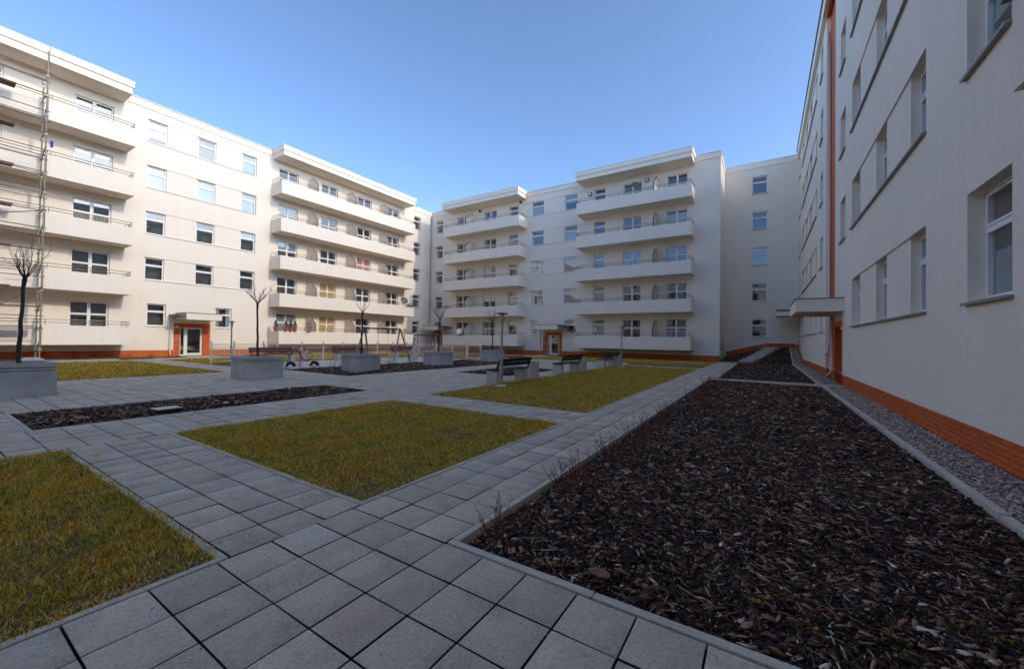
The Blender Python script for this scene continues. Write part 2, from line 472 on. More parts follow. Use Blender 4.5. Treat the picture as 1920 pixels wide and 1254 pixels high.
# ------------------------------------------------------------------ grass
def grass(name, r, n, h, w, label, fz=lambda x,y: 0.0, thin=None):
    x0,x1,y0,y1 = r
    x = RNG.uniform(x0-.035,x1+.035,n); y = RNG.uniform(y0-.035,y1+.035,n)
    if thin is None and n > 30000: thin = lambda x,y: .42+.9*np.clip(.5+.5*np.sin(x*2.3+np.sin(y*1.9)*1.7)*np.sin(y*2.7+np.sin(x*1.4)*2.1)+.35*np.sin(x*7.1+y*3.3)*np.sin(y*6.3-x*4.1),0,1)
    if thin is not None:
        keep = RNG.random(n) < thin(x,y); x = x[keep]; y = y[keep]; n = len(x)
    hh = h*RNG.uniform(.35,1.35,n)*(1+.3*np.sin(x*5.1+2.3*y)*np.sin(4.7*y-3.8*x)+.25*np.sin(x*17+y*9)*np.sin(y*15-x*6)); th = RNG.uniform(0,2*np.pi,n); lean = RNG.uniform(.25,1.25,n)*hh
    la = RNG.uniform(0,2*np.pi,n); ww = w*RNG.uniform(.6,1.3,n)
    z = np.full(n, -.012)
    bx = np.cos(th)*ww/2; by = np.sin(th)*ww/2
    lx = np.cos(la)*lean; ly = np.sin(la)*lean
    v = np.empty((n,5,3))
    v[:,0] = np.stack([x-bx,y-by,z],1); v[:,1] = np.stack([x+bx,y+by,z],1)
    v[:,2] = np.stack([x+bx*.75+lx*.35,y+by*.75+ly*.35,z+hh*.6],1); v[:,3] = np.stack([x-bx*.75+lx*.35,y-by*.75+ly*.35,z+hh*.6],1)
    v[:,4] = np.stack([x+lx,y+ly,z+hh],1)
    b = (np.arange(n)*5)[:,None]
    tri = np.concatenate([b+np.array([[0,1,2]]), b+np.array([[0,2,3]]), b+np.array([[3,2,4]])],0)
    o = mesh_np(name, v.reshape(-1,3), tri, M['grass'])
    return tag(o, label, 'grass', kind='stuff')
grass('grass', (-7.08,-2.90,-.1,1.13), 42000, .036, .006, 'dry olive grass of the nearest lawn at the lower left corner')
grass('grass', LAWNS[1], 84000, .036, .007, 'dry olive grass of the diamond shaped lawn in the foreground centre')
grass('grass', LAWNS[2], 100000, .045, .012, 'olive grass of the long lawn in front of the benches')
grass('grass', (-28.2,-17.6,-1.5,6.93), 60000, .05, .022, 'sunlit yellowish lawn between the scaffold and the left planter')
grass('grass', (-32.9,-22.85,8.45,30.4), 60000, .05, .03, 'sunny grass behind the playground fence', thin=lambda x,y: np.where((y<12.5)&(x<-28.5), 0, 1))
grass('grass', (-16.0,-2.9,25.6,29.0), 40000, .05, .02, 'narrow grass strip in front of the far building')
grass('grass', (-17.6,-2.9,30.05,32.6), 24000, .05, .024, 'grass strip along the foot of the far building', thin=lambda x,y: np.where(x<-16.1, 0, 1))

# ------------------------------------------------------------------ bark chips
def chips(name, r, n, smin, smax, fz, label, keepf=None):
    x0,x1,y0,y1 = r
    x = RNG.uniform(x0+.01,x1-.01,n); y = RNG.uniform(y0+.01,y1-.01,n)
    if keepf is not None:
        kp = RNG.random(n) < keepf(x,y); x = x[kp]; y = y[kp]; n = len(x)
    L = 1.25*(smin + (smax-smin)*RNG.random(n)**2.4); asp = np.where(RNG.random(n) < .55, RNG.uniform(.09,.22,n), RNG.uniform(.22,.48,n))
    th = RNG.uniform(0,2*np.pi,n); tp = RNG.normal(0,.30,n); rl = RNG.normal(0,.50,n)
    ang = np.linspace(0,2*np.pi,7)[:-1]
    rad = RNG.uniform(.40,1.35,(n,6)); rad[:,[0,3]] = RNG.uniform(.9,1.35,(n,2))
    px = np.cos(ang)[None]*rad*(L/2)[:,None]; py = np.sin(ang)[None]*rad*(L*asp/2)[:,None]
    pz = px*np.sin(tp)[:,None] + py*np.sin(rl)[:,None] - .012*np.abs(px)/np.maximum(L,1e-4)[:,None]
    c, s = np.cos(th)[:,None], np.sin(th)[:,None]
    wx = x[:,None]+px*c-py*s; wy = y[:,None]+px*s+py*c
    zb = np.array([fz(a,b) for a,b in zip(x,y)]) + RNG.uniform(.002,.024,n)
    wz = zb[:,None]+pz
    v = np.empty((n,13,3))
    v[:,0] = np.stack([x,y,zb+.002+.012*L*RNG.random(n)],1)
    v[:,1:7] = np.stack([wx,wy,wz],2); v[:,7:13] = np.stack([wx,wy,wz-.003-.03*L[:,None]],2)
    v[:,1:,0] = np.clip(v[:,1:,0], x0, x1); v[:,1:,1] = np.clip(v[:,1:,1], y0, y1)
    b = (np.arange(n)*13)[:,None]; fs = []
    for k_ in range(6):
        k2 = (k_+1) % 6
        fs.append(b+np.array([[0,1+k_,1+k2]])); fs.append(b+np.array([[1+k_,7+k_,7+k2]])); fs.append(b+np.array([[1+k_,7+k2,1+k2]]))
    o = mesh_np(name, v.reshape(-1,3), np.concatenate(fs,0), M['chips'])
    return tag(o, label, 'bark mulch', kind='stuff')
chips('bark_mulch', (BEDR[0],BEDR[1],2.15,6.5), 62000, .010, .085, z_bedr, 'dark brown bark mulch in the large bed at the right')
chips('bark_mulch', (BEDR[0],BEDR[1],6.5,16.9), 38000, .02, .10, z_bedr, 'dark bark mulch in the far half of the large bed at the right')
chips('bark_mulch', BED2, 13000, .03, .13, z_bed2, 'dark bark mulch in the bed below the concrete steps')
chips('bark_mulch', (-2.85,1.66,33.0,37.9), 6000, .03, .13, lambda x,y: terrain(x,y)-.02, 'dark bark mulch on the slope beside the concrete steps')
chips('bark_mulch', BED1, 13000, .03, .12, z_bed(BED1), 'bark mulch in the narrow bed in front of the planters')
chips('bark_mulch', BEDM, 22000, .035, .13, z_bed(BEDM), 'bark mulch in the bed under the planters', lambda x,y: np.where(x<-16.6-.3*np.sin(y), .12, 1))
chips('bark_mulch', BEDS, 6000, .035, .13, z_bed(BEDS), 'bark mulch in the small bed behind the nearest bench')

# pebbles
def pebbles(name, r, n, smin, smax, fz, label):
    t = (1+5**.5)/2
    iv = np.array([(-1,t,0),(1,t,0),(-1,-t,0),(1,-t,0),(0,-1,t),(0,1,t),(0,-1,-t),(0,1,-t),(t,0,-1),(t,0,1),(-t,0,-1),(-t,0,1)])/math.sqrt(1+t*t)
    fi = np.array([(0,11,5),(0,5,1),(0,1,7),(0,7,10),(0,10,11),(1,5,9),(5,11,4),(11,10,2),(10,7,6),(7,1,8),(3,9,4),(3,4,2),(3,2,6),(3,6,8),(3,8,9),(4,9,5),(2,4,11),(6,2,10),(8,6,7),(9,8,1)])
    x = RNG.uniform(r[0],r[1],n); y = RNG.uniform(r[2],r[3],n)
    s = RNG.uniform(smin,smax,n)/2; th = RNG.uniform(0,2*np.pi,n)
    sc = np.stack([s*RNG.uniform(.9,1.5,n), s*RNG.uniform(.7,1.1,n), s*RNG.uniform(.5,.85,n)],1)
    p = iv[None]*sc[:,None,:]*RNG.uniform(.85,1.12,(n,12,1))
    c, q = np.cos(th)[:,None], np.sin(th)[:,None]
    X = p[:,:,0]*c-p[:,:,1]*q+x[:,None]; Y = p[:,:,0]*q+p[:,:,1]*c+y[:,None]
    zb = np.array([fz(a,b) for a,b in zip(x,y)])+RNG.uniform(0,.02,n)
    v = np.stack([X,Y,p[:,:,2]+zb[:,None]],2).reshape(-1,3)
    f = (np.arange(n)*12)[:,None,None]+fi[None]
    o = mesh_np(name, v, f.reshape(-1,3), M['pebble'])
    o.data.polygons.foreach_set('use_smooth', [True]*len(o.data.polygons))
    return tag(o, label, 'pebbles', kind='stuff')
patch('pebble_bed', (1.74,2.36,3.6,16.9), lambda x,y: -.03, M['soil'], .5)
patch('pebble_bed', (1.74,2.36,17.55,38.05), lambda x,y: terrain(x,y)-.03, M['soil'], .4)
pebbles('pebbles', (1.75,2.31,3.8,10.5), 11500, .02, .042, lambda x,y: -.02, 'pinkish grey pebble strip along the brick plinth at the right edge')
pebbles('pebbles', (1.75,2.31,10.5,16.88), 7000, .025, .05, lambda x,y: -.02, 'pinkish grey pebble strip before the entrance of the right building')
pebbles('pebbles', (1.75,2.31,17.6,37.8), 13000, .03, .06, lambda x,y: terrain(x,y)-.02, 'pinkish grey pebble strip beyond the entrance of the right building')

# ------------------------------------------------------------------ facade machinery (local frame: u = +X, outside = -Y, depth = +Y)
def wall_mesh(u0, u1, z0, z1, ops, deep, lip=.07, top=True):
    """front with openings (u0,u1,z0,z1,depth,back material or None) plus sides, back and roof"""
    us = sorted({u0,u1} | {v for o in ops for v in o[:2]}); zs = sorted({z0,z1} | {v for o in ops for v in o[2:4]})
    us = [v for v in us if u0 <= v <= u1]; zs = [v for v in zs if z0 <= v <= z1]
    nu, nz = len(us)-1, len(zs)-1
    D = [[0.0]*nz for _ in range(nu)]; B = [[0]*nz for _ in range(nu)]; ID = [[-1]*nz for _ in range(nu)]
    for i in range(nu):
        for j_ in range(nz):
            cu, cz = (us[i]+us[i+1])/2, (zs[j_]+zs[j_+1])/2
            for q, o in enumerate(ops):
                if o[0] < cu < o[1] and o[2] < cz < o[3]: D[i][j_], B[i][j_], ID[i][j_] = o[4], o[5], q
    m = MB()
    for i in range(nu):
        for j_ in range(nz):
            if B[i][j_] is not None:
                d = D[i][j_]
                m.quad((us[i],d,zs[j_]),(us[i+1],d,zs[j_]),(us[i+1],d,zs[j_+1]),(us[i],d,zs[j_+1]), B[i][j_])
    for i in range(nu+1):
        for j_ in range(nz):
            a = D[i-1][j_] if i > 0 else None; b = D[i][j_] if i < nu else None
            if a is None or b is None or a == b: continue
            u = us[i]; lo, hi = min(a,b), max(a,b)
            q = [(u,lo,zs[j_]),(u,hi,zs[j_]),(u,hi,zs[j_+1]),(u,lo,zs[j_+1])]
            m.quad(*(q if b > a else q[::-1]))
    for i in range(nu):
        for j_ in range(nz+1):
            a = D[i][j_-1] if j_ > 0 else None; b = D[i][j_] if j_ < nz else None
            if a is None:
                if lip: m.quad((us[i],b,z0),(us[i],lip,z0),(us[i+1],lip,z0),(us[i+1],b,z0))
                continue
            if b is None or a == b: continue
            z = zs[j_]; lo, hi = min(a,b), max(a,b)
            q = [(us[i],lo,z),(us[i+1],lo,z),(us[i+1],hi,z),(us[i],hi,z)]
            m.quad(*(q if b > a else q[::-1]))
    zb = -.35
    m.quad((u1,0,zb),(u1,deep,zb),(u1,deep,z1),(u1,0,z1)); m.quad((u0,deep,zb),(u0,0,zb),(u0,0,z1),(u0,deep,z1))
    m.quad((u1,deep,zb),(u0,deep,zb),(u0,deep,z1),(u1,deep,z1))
    m.quad((u0,0,z1),(u1,0,z1),(u1,deep,z1),(u0,deep,z1), 0)
    return m

WCACHE = {}
def window_meshes(w, h, style):
    key = (round(w,2), round(h,2), style)
    if key in WCACHE: return WCACHE[key]
    f = MB(); p = MB()
    t = .046; s = .042
    def bars(u0,u1,z0,z1,y0,y1,b):
        f.box(u0,u0+b,y0,y1,z0,z1); f.box(u1-b,u1,y0,y1,z0,z1); f.box(u0+b,u1-b,y0,y1,z0,z0+b); f.box(u0+b,u1-b,y0,y1,z1-b,z1)
    bars(0,w,0,h,.0,.07,t)
    lights = []
    if style == 'single':
        zt = h*.66
        f.box(t,w-t,.004,.066,zt-.028,zt+.028)
        lights = [(t,w-t,t,zt-.028),(t,w-t,zt+.028,h-t)]
        vents = [(w/2-.17, w/2+.17)]
    else:
        zt = h*.68
        f.box(w/2-.04,w/2+.04,.004,.066,t,h-t)
        for a, b in ((t,w/2-.04),(w/2+.04,w-t)):
            f.box(a,b,.005,.065,zt-.022,zt+.022)
            lights += [(a,b,t,zt-.022),(a,b,zt+.022,h-t)]
        vents = [(w*.75-.16,w*.75+.16)]
    for (a,b,c,d) in lights:
        bars(a,b,c,d,-.012,.05,s*.75)
        p.quad((a+.02,.03,c+.02),(b-.02,.03,c+.02),(b-.02,.03,d-.02),(a+.02,.03,d-.02))
    for a,b in vents: f.box(a,b,-.022,-.001,h-t+.008,h-t+.034)
    WCACHE[key] = (f.mesh('window', M['frame']), p.mesh('pane', M['glass']))
    return WCACHE[key]

CCACHE = {}
def curtain_mesh(w, h, kind, mat, frac):
    key = (round(w,2), round(h,2), kind, mat, round(frac,2))
    if key in CCACHE: return CCACHE[key]
    m = MB()
    if kind == 'roller':
        z0 = h*(1-frac)+.03
        m.box(.05,w-.05,.0,.006,z0,h-.05); m.box(.05,w-.05,-.004,.012,z0-.02,z0)
    elif kind == 'venetian':
        z = h*(1-frac)+.05
        while z < h-.05:
            n = len(m.v); m.v += [(.05,-.004,z),(w-.05,-.004,z),(w-.05,.03,z+.035),(.05,.03,z+.035)]; m.f.append((n,n+1,n+2,n+3)); m.m.append(0); z += .05
    else:
        spans = [(.04,w-.04)] if kind == 'net' else [(.04,w*.30),(w*.70,w-.04)]
        z0, z1 = .05, h*frac
        for a,b in spans:
            n = max(8, int((b-a)/.022)); prev = None
            for i in range(n+1):
                u = a+(b-a)*i/n; y = .018*math.sin(i*1.25)+.012*math.sin(i*.47+1)
                if prev: m.quad((prev[0],prev[1],z0),(u,y,z0),(u,y,z1),(prev[0],prev[1],z1))
                prev = (u,y)
    CCACHE[key] = m.mesh('curtain', M[mat]); return CCACHE[key]

def add_window(b, u0, u1, z0, z1, d, style, cur=None, label=None):
    fm, pm = window_meshes(u1-u0, z1-z0, style)
    w = link('window', fm, b, (u0, d, z0))
    if label: w['label'] = label
    link('pane', pm, w, (0,0,0), (random.uniform(-.004,.004), 0, random.uniform(-.004,.004)))
    for c in cur or []:
        kind, mat, frac = c
        nm = {'roller':'roller_blind','venetian':'slatted_blind','net':'net_curtain','drape':'curtain'}[kind]
        link(nm, curtain_mesh(u1-u0, z1-z0, kind, mat, frac), w, (0, .058, 0))
    return w

def add_balcony(b, u0, u1, k, z0, z1, dep, parts=(), rail_ends=(True,True)):
    """parapet with floor (part), railing and partitions (sub-parts)"""
    t = .11
    m = MB()
    m.box(u0,u1,-dep,-dep+t,z0,z1)
    m.box(u0,u0+t,-dep+t,-.001,z0,z1); m.box(u1-t,u1,-dep+t,-.001,z0,z1)
    m.box(u0+t,u1-t,-dep+t,-.001,z0+.022,z0+.19)
    o = m.build('balcony', M['plaster'], b)
    r = MB(); rr = .019; ins = .045
    for zz in (z1+.15, z1+.30):
        pts = [(u0+ins,-.02,zz),(u0+ins,-dep+ins,zz),(u1-ins,-dep+ins,zz),(u1-ins,-.02,zz)]
        r.tube(pts, rr, 6)
    n = max(2, round((u1-u0)/1.9))
    for i in range(n+1):
        u = u0+.12+(u1-u0-.24)*i/n
        r.box(u-.012,u+.012,-dep+ins-.012,-dep+ins+.012,z1-.05,z1+.30)
    for u in (u0+ins,u1-ins): r.box(u-.012,u+.012,-dep*.5-.012,-dep*.5+.012,z1-.05,z1+.30)
    r.build('railing', M['rail'], o)
    for u in parts:
        zf = z0+.19; zt = z0+2.28
        pr = [(-.002,zf),(-.002,zt),(-dep*.48,zt),(-dep*.92,zt-.62),(-dep*.92,zf)]
        p = MB(); p.prism([(y,z) for y,z in pr], 'x', u-.02, u+.02)
        o2 = p.build('partition', M['plaster'], o)
        fr = MB(); cap = [(-.002,zt+.014),(-dep*.48,zt+.014),(-dep*.92-.014,zt-.62),(-dep*.92-.014,zf)]
        for (ya,za),(yb,zb) in zip(cap, cap[1:]):
            n_ = len(fr.v)
            dy, dz = yb-ya, zb-za; L = math.hypot(dy,dz); ny, nz_ = -dz/L*.02, dy/L*.02
            fr.prism([(ya,za),(yb,zb),(yb-ny,zb-nz_),(ya-ny,za-nz_)], 'x', u-.034, u+.034)
        fr.build('partition_frame', M['dark_metal'] if b.name.startswith('far') else M['rail'], o)
    return o

def add_roof_slab(b, u0, u1, dep, zb=15.5, zt=16.25, ea=1, eb=1):
    m = MB(); zm = zb+(zt-zb)*.5
    m.box(u0,u1,-dep,-.001,zb,zm); m.box(u0-.07*ea,u1+.07*eb,-dep-.07,-.001,zm,zt-.035)
    m.box(u0-.10*ea,u1+.10*eb,-dep-.10,-.001,zt-.035,zt, 1)
    return m.build('roof_canopy', [M['plaster'], M['coping']], b)

def add_cornice(b, u0, u1, z1, hh=.48):
    m = MB()
    m.box(u0,u1,-.05,-.001,z1-hh,z1-.04); m.box(u0,u1,-.11,.35,z1-.04,z1, 1)
    return m.build('cornice', [M['plaster'], M['coping']], b)

def add_sill(b, u0, u1, z, mat, out=.05, d=.12):
    m = MB(); m.box(u0-.03,u1+.03,-out,-.001,z-.035,z-.005); m.box(u0+.002,u1-.002,-.001,d,z-.03,z-.006)
    m.box(u0-.03,u1+.03,-out-.005,-out,z-.042,z-.004)
    return m.build('window_sill', M[mat], b)

def add_plinth(b, segs, ztop, zb=-.35):
    m = MB()
    for a, c in segs: m.box(a,c,.025,.32,zb,ztop-.002)
    return m.build('plinth', M['brick'], b)

def add_pipe(b, pts, r=.045, mat='pipe', name='downpipe'):
    m = MB(); m.tube(pts, r, 10)
    o = m.build(name, M[mat], b, smooth=True)
    return o

def add_entrance(b, u0, u1, zt, d0, d1, light_left=True):
    """brick surround u0..u1 up to zt with a white door d0..d1"""
    m = MB(); y0, y1 = .012, .30; zd = 1.92
    m.box(u0,d0,y0,y1,-.3,zt); m.box(d1,u1,y0,y1,-.3,zt); m.box(d0,d1,y0,y1,zd,zt)
    m.build('door_surround', M['brick'], b)
    f = MB(); t = .07; ya, yb = .13, .20; z0 = .015
    f.box(d0,d0+t,ya,yb,z0,zd); f.box(d1-t,d1,ya,yb,z0,zd); f.box(d0+t,d1-t,ya,yb,zd-t,zd); f.box(d0+t,d1-t,ya,yb,z0,z0+t)
    us = d0+t+.17
    f.box(us,us+.14,ya-.01,yb,z0+t,zd-t)
    f.box(us+.14,us+.19,ya-.02,ya+.04,z0+t,zd-t); f.box(d1-t-.05,d1-t,ya-.02,ya+.04,z0+t,zd-t)
    f.box(us+.19,d1-t-.05,ya-.02,ya+.04,zd-t-.05,zd-t); f.box(us+.19,d1-t-.05,ya-.02,ya+.04,z0+t,z0+t+.10)
    d = f.build('door', M['frame'], b)
    p = MB(); p.quad((d0+t,.16,z0+t),(us,.16,z0+t),(us,.16,zd-t),(d0+t,.16,zd-t)); p.quad((us+.19,.15,z0+t+.1),(d1-t-.05,.15,z0+t+.1),(d1-t-.05,.15,zd-t-.05),(us+.19,.15,zd-t-.05))
    p.build('pane', M['glass'], d)
    h = MB(); h.tube([(us+.165,.11,1.0),(us+.165,.06,1.0),(us+.28,.06,1.0)],.011,6); h.build('handle', M['steel'], d)
    st = MB()
    for i in range(6): st.box(d0+.3,d1-.02,.75+.22*i,.98+.22*i,-.02+.16*i,.14+.16*i)
    st.build('stair_flight', M['step'], d)
    pn = MB(); pn.box(u0+.10,u0+.22,-.012,.010,1.02,1.22); pn.build('intercom_panel', M['steel'], b)
    l = MB(); l.lathe([(.0,0.13),(.07,.115),(.125,.06),(.14,0)][::-1], 14, 0, (u0+.17,-.012)); l.build('wall_lamp', M['lamp_white'], b, smooth=True, loc=(0,0,1.88))

def add_entry_canopy(b, u0, u1, dep, z0, z1, gutter='left'):
    m = MB(); m.box(u0,u1,-dep,-.001,z0,z1-.03); m.box(u0-.03,u1+.03,-dep-.03,-.001,z1-.03,z1,1)
    o = m.build('entrance_canopy', [M['plaster'], M['gutter']], b)
    q = MB(); 
    for uu in ((u0+.25,u1-.5),): q.lathe([(.12,0),(.11,-.05),(.0,-.07)], 12, 0, ((uu[0]+uu[1])/2,-dep*.6))
    q.build('ceiling_lamp', M['lamp_white'], o, loc=(0,0,z0-.001))
    return o

S = 2.93
ROLL = lambda mat, fr: [('roller', mat, fr)]
NET = lambda fr: [('net', 'net', fr)]

# ============================================================== LEFT WING
bA = empty('left_apartment_building', (-33.0, 0, 0), R(90), 'sunlit cream apartment block on the left with two balcony stacks and an orange brick entrance', 'building')
def win_rows(S_, zb=1.95, h=1.42, kmin=0): return [(k_, zb+S_*k_, zb+h+S_*k_) for k_ in range(kmin,5)]
opsA = []; winsA = []
DW = .14
midA = [(8.54,9.52),(11.18,12.26),(13.92,14.93)]
for k_, z0, z1 in win_rows(S):
    if k_: opsA.append((8.54,14.93,z0,z1,.03,0))
    cols = midA if k_ else [(8.70,9.66),(12.42,13.45)]
    for c, (a,b_) in enumerate(cols):
        cur = None
        if k_ == 4: cur = [ROLL('blind_pale',.78), [('venetian','venetian',.96)], ROLL('blind_pale',.88)][c]
        elif k_ == 3: cur = [ROLL('blind_pale',.34)+NET(.62), ROLL('blind_pale',.93), ROLL('blind_pale',.90)][c]
        elif k_ == 2: cur = [None, None, ROLL('blind_blue',.3)][c]
        elif k_ == 0 and c == 1: cur = [('drape','net',.95)]
        winsA.append((a,b_,z0,z1,'single',cur))
    opsA += [(a,b_,z0,z1,.55,1) for a,b_ in cols]
    # narrow window next to the corner
    opsA.append((31.18,32.22,z0,z1,.55,1)); winsA.append((31.18,32.22,z0,z1,'single',None))
    # balcony doors
    zf = .99+S*k_; zt_ = 3.27+S*k_
    for i, (a,b_) in enumerate([(-2.6,-1.0),(1.30,2.88),(5.38,6.98),(16.60,18.18),(20.24,21.80),(23.93,25.50),(27.48,29.05)]):
        opsA.append((a,b_,zf,zt_,.55,1)); cur = None
        if i == 2: cur = {4:ROLL('blind_blue',.0), 3:ROLL('blind_pale',.12), 2:[('drape','drape',.66),('net','drape',.66)], 1:None, 0:NET(.4)}[k_]
        if i == 2 and k_ == 4: cur = None
        if i == 3: cur = {3:ROLL('blind_pale',.95), 0:NET(.9), 2:ROLL('blind_blue',.3)}.get(k_)
        if i == 4 and k_ in (0,1): cur = ROLL('blind_yellow',.82)
        if i == 5: cur = {2:ROLL('blind_red',.85), 4:NET(.5)}.get(k_)
        if i == 6: cur = {1:NET(.5)}.get(k_)
        winsA.append((a,b_,zf,zt_,'french',cur))
opsA.append((10.09,12.14,.40,2.20,1.6,1))
wm = wall_mesh(-16, 40, .40, 16.12, opsA, 11)
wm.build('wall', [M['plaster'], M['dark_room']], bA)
for (a,b_,z0,z1,st,cur) in winsA:
    lab = None
    if cur and cur[0][1] == 'blind_yellow': lab = 'window with yellow roller blinds'
    if cur and cur[0][1] == 'blind_red': lab = 'window with pinkish red roller blinds'
    if cur and cur[0][0] == 'venetian': lab = 'window with a closed white slatted blind'
    add_window(bA, a,b_,z0,z1, DW, st, cur, lab)
for k_, z0, z1 in win_rows(S):
    if k_: add_sill(bA, 8.54, 14.93, z0, 'sill_light', .035)
    else: add_sill(bA, 8.70,9.66,z0,'sill_light'); add_sill(bA,12.42,13.45,z0,'sill_light')
    add_sill(bA, 31.18,32.22,z0,'sill_light')
    zb, zp = .79+S*k_, 1.82+S*k_
    add_balcony(bA, -16, 4.18, k_, zb, zp, 1.5)
    add_balcony(bA, 4.21, 7.62, k_, zb, zp, 1.5)
    add_balcony(bA, 16.06, 29.95, k_, zb, zp, 1.5, (19.08,22.81,26.52))
add_roof_slab(bA, -16, 4.18, 1.6, eb=0); add_roof_slab(bA, 4.20, 7.40, 1.6, ea=0); add_roof_slab(bA, 16.12, 29.8, 1.6)
add_cornice(bA, 7.6, 15.95, 16.17); add_cornice(bA, 29.95, 33.88, 16.17)
add_plinth(bA, [(-16,10.09),(12.14,40)], .40)
add_entrance(bA, 10.09, 12.14, 2.20, 10.44, 11.72)
add_entry_canopy(bA, 10.18, 12.15, 1.8, 2.41, 2.86)
gt = MB(); gt.box(9.80,10.15,-1.75,-.03,2.62,2.74); gt.build('gutter', M['gutter'], bA)
add_pipe(bA, [(9.88,-.35,2.62),(9.88,-.10,2.3),(9.88,-.08,.55),(9.88,-.08,.25),(9.88,-.2,.10)])
add_pipe(bA, [(33.80,-.06,15.6),(33.80,-.06,3.2)], .03, 'gutter')

# ============================================================== FAR WING
bB = empty('far_apartment_building', (0, 34.0, 0), 0, 'shaded pale apartment block at the far end with two stacks of long balconies', 'building')
opsB = []; winsB = []
for k_, z0, z1 in win_rows(S, 1.93, 1.42):
    if k_ > 0: opsB.append((-22.18,-11.95,z0,z1,.03,0))
    mids = [(-19.53,-18.15),(-15.94,-14.62)] if k_ else [(-19.5,-18.62),(-15.80,-14.62)]
    for i, (a,b_) in enumerate([(-32.32,-31.25)] + mids + [(-22.18,-21.10),(-13.02,-11.95)]):
        opsB.append((a,b_,z0,z1,.55,1))
        cur = None
        if i == 1: cur = {4:NET(.7), 2:NET(.98), 1:[('drape','net',.95)], 0:NET(.9)}.get(k_)
        if i == 2: cur = {4:ROLL('blind_blue',.52), 3:NET(.62), 2:NET(.95), 1:NET(.98), 0:[('drape','net',.95)]}.get(k_)
        if i == 4: cur = {1:NET(.8), 0:NET(.8)}.get(k_)
        if i == 3: cur = {0:ROLL('blind_pale',.4), 1:NET(.5), 2:ROLL('net',.5)}.get(k_)
        winsB.append((a,b_,z0,z1,'single',cur))
    zf, zt_ = .99+S*k_, 3.30+S*k_
    for i, (a,b_) in enumerate([(-29.12,-27.40),(-25.39,-23.77),(-10.35,-8.77),(-6.77,-5.18)]):
        opsB.append((a,b_,zf,zt_,.55,1))
        cur = {(1,0):[('drape','net',.95)], (1,1):ROLL('net',.3), (1,2):ROLL('net',.35), (3,0):NET(.6), (3,3):NET(.9), (2,2):[('drape','net',.7)], (3,2):NET(.5)}.get((i,k_))
        winsB.append((a,b_,zf,zt_,'french',cur))
opsB += [(-18.05,-16.03,.40,2.20,1.6,1), (-32.95,-31.10,.40,2.20,1.6,1)]
wm = wall_mesh(-34, -2.85, .40, 16.10, opsB, 11)
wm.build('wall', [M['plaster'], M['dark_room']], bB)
for (a,b_,z0,z1,st,cur) in winsB: add_window(bB, a,b_,z0,z1, DW, st, cur)
for k_, z0, z1 in win_rows(S, 1.93, 1.42):
    if k_: add_sill(bB, -20.0, -14.12, z0, 'sill_light', .035)
    else: add_sill(bB,-19.5,-18.62,z0,'sill_light'); add_sill(bB,-15.80,-14.62,z0,'sill_light')
    add_sill(bB,-32.32,-31.25,z0,'sill_light')
    zb, zp = .79+S*k_, 1.79+S*k_
    add_balcony(bB, -29.62, -20.03, k_, zb, zp, 1.6, (-26.70,))
    add_balcony(bB, -14.06, -4.66, k_, zb, zp, 1.6, (-7.47,))
add_roof_slab(bB, -29.9, -20.15, 1.65); add_roof_slab(bB, -14.1, -4.68, 1.65)
add_cornice(bB, -32.85, -30.02, 16.165); add_cornice(bB, -20.03, -14.22, 16.165); add_cornice(bB, -4.56, -2.80, 16.165)
m = MB(); m.box(-2.849,-2.80,.36,3.95,15.69,16.12); m.box(-2.849,-2.74,.36,3.95,16.125,16.165,1); m.build('cornice', [M['plaster'],M['coping']], bB)
add_plinth(bB, [(-31.10,-18.05),(-16.03,-2.88)], .40)
add_entrance(bB, -18.05, -16.03, 2.20, -17.63, -16.34); add_entrance(bB, -32.95, -31.10, 2.20, -32.54, -31.67)
add_entry_canopy(bB, -18.1, -15.75, 1.7, 2.41, 2.86); add_entry_canopy(bB, -32.55, -30.35, 1.7, 2.41, 2.86)
gt = MB(); gt.box(-30.32,-29.6,-1.6,-.03,2.66,2.76); gt.box(-15.72,-15.5,-1.6,-.03,2.66,2.76); gt.build('gutter', M['gutter'], bB)
add_pipe(bB, [(-18.30,-.08,2.5),(-18.30,-.08,.5),(-18.30,-.08,.2),(-18.30,-.18,.1)])
add_pipe(bB, [(-30.75,-.4,2.66),(-30.75,-.08,2.4),(-30.75,-.08,1.9)])
m = MB()
for u, z in ((-25.9,15.22),(-22.9,15.2)): m.lathe([(.0,.10),(.08,.09),(.12,.03),(.12,-.03),(.08,-.09),(0,-.10)][::-1], 12, 0, (u,-.11))
for i, (u, z) in enumerate(((-25.9,15.2),(-20.75,15.28))):
    m = MB(); m.lathe([(.11,-.09),(.13,-.03),(.13,.03),(.09,.09)], 14, 0, (u,-.13)); m.build('wall_lamp', M['dark_metal'], bB, True, loc=(0,0,z))
for u, z in ((-13.40,14.72),(-8.35,15.0)):
    m = MB(); m.box(u-.15,u+.15,-.10,-.001,z-.15,z+.15); m.box(u-.10,u+.10,-.115,-.10,z-.10,z+.10,1); m.build('wall_lamp', [M['dark_metal'],M['lamp_white']], bB)

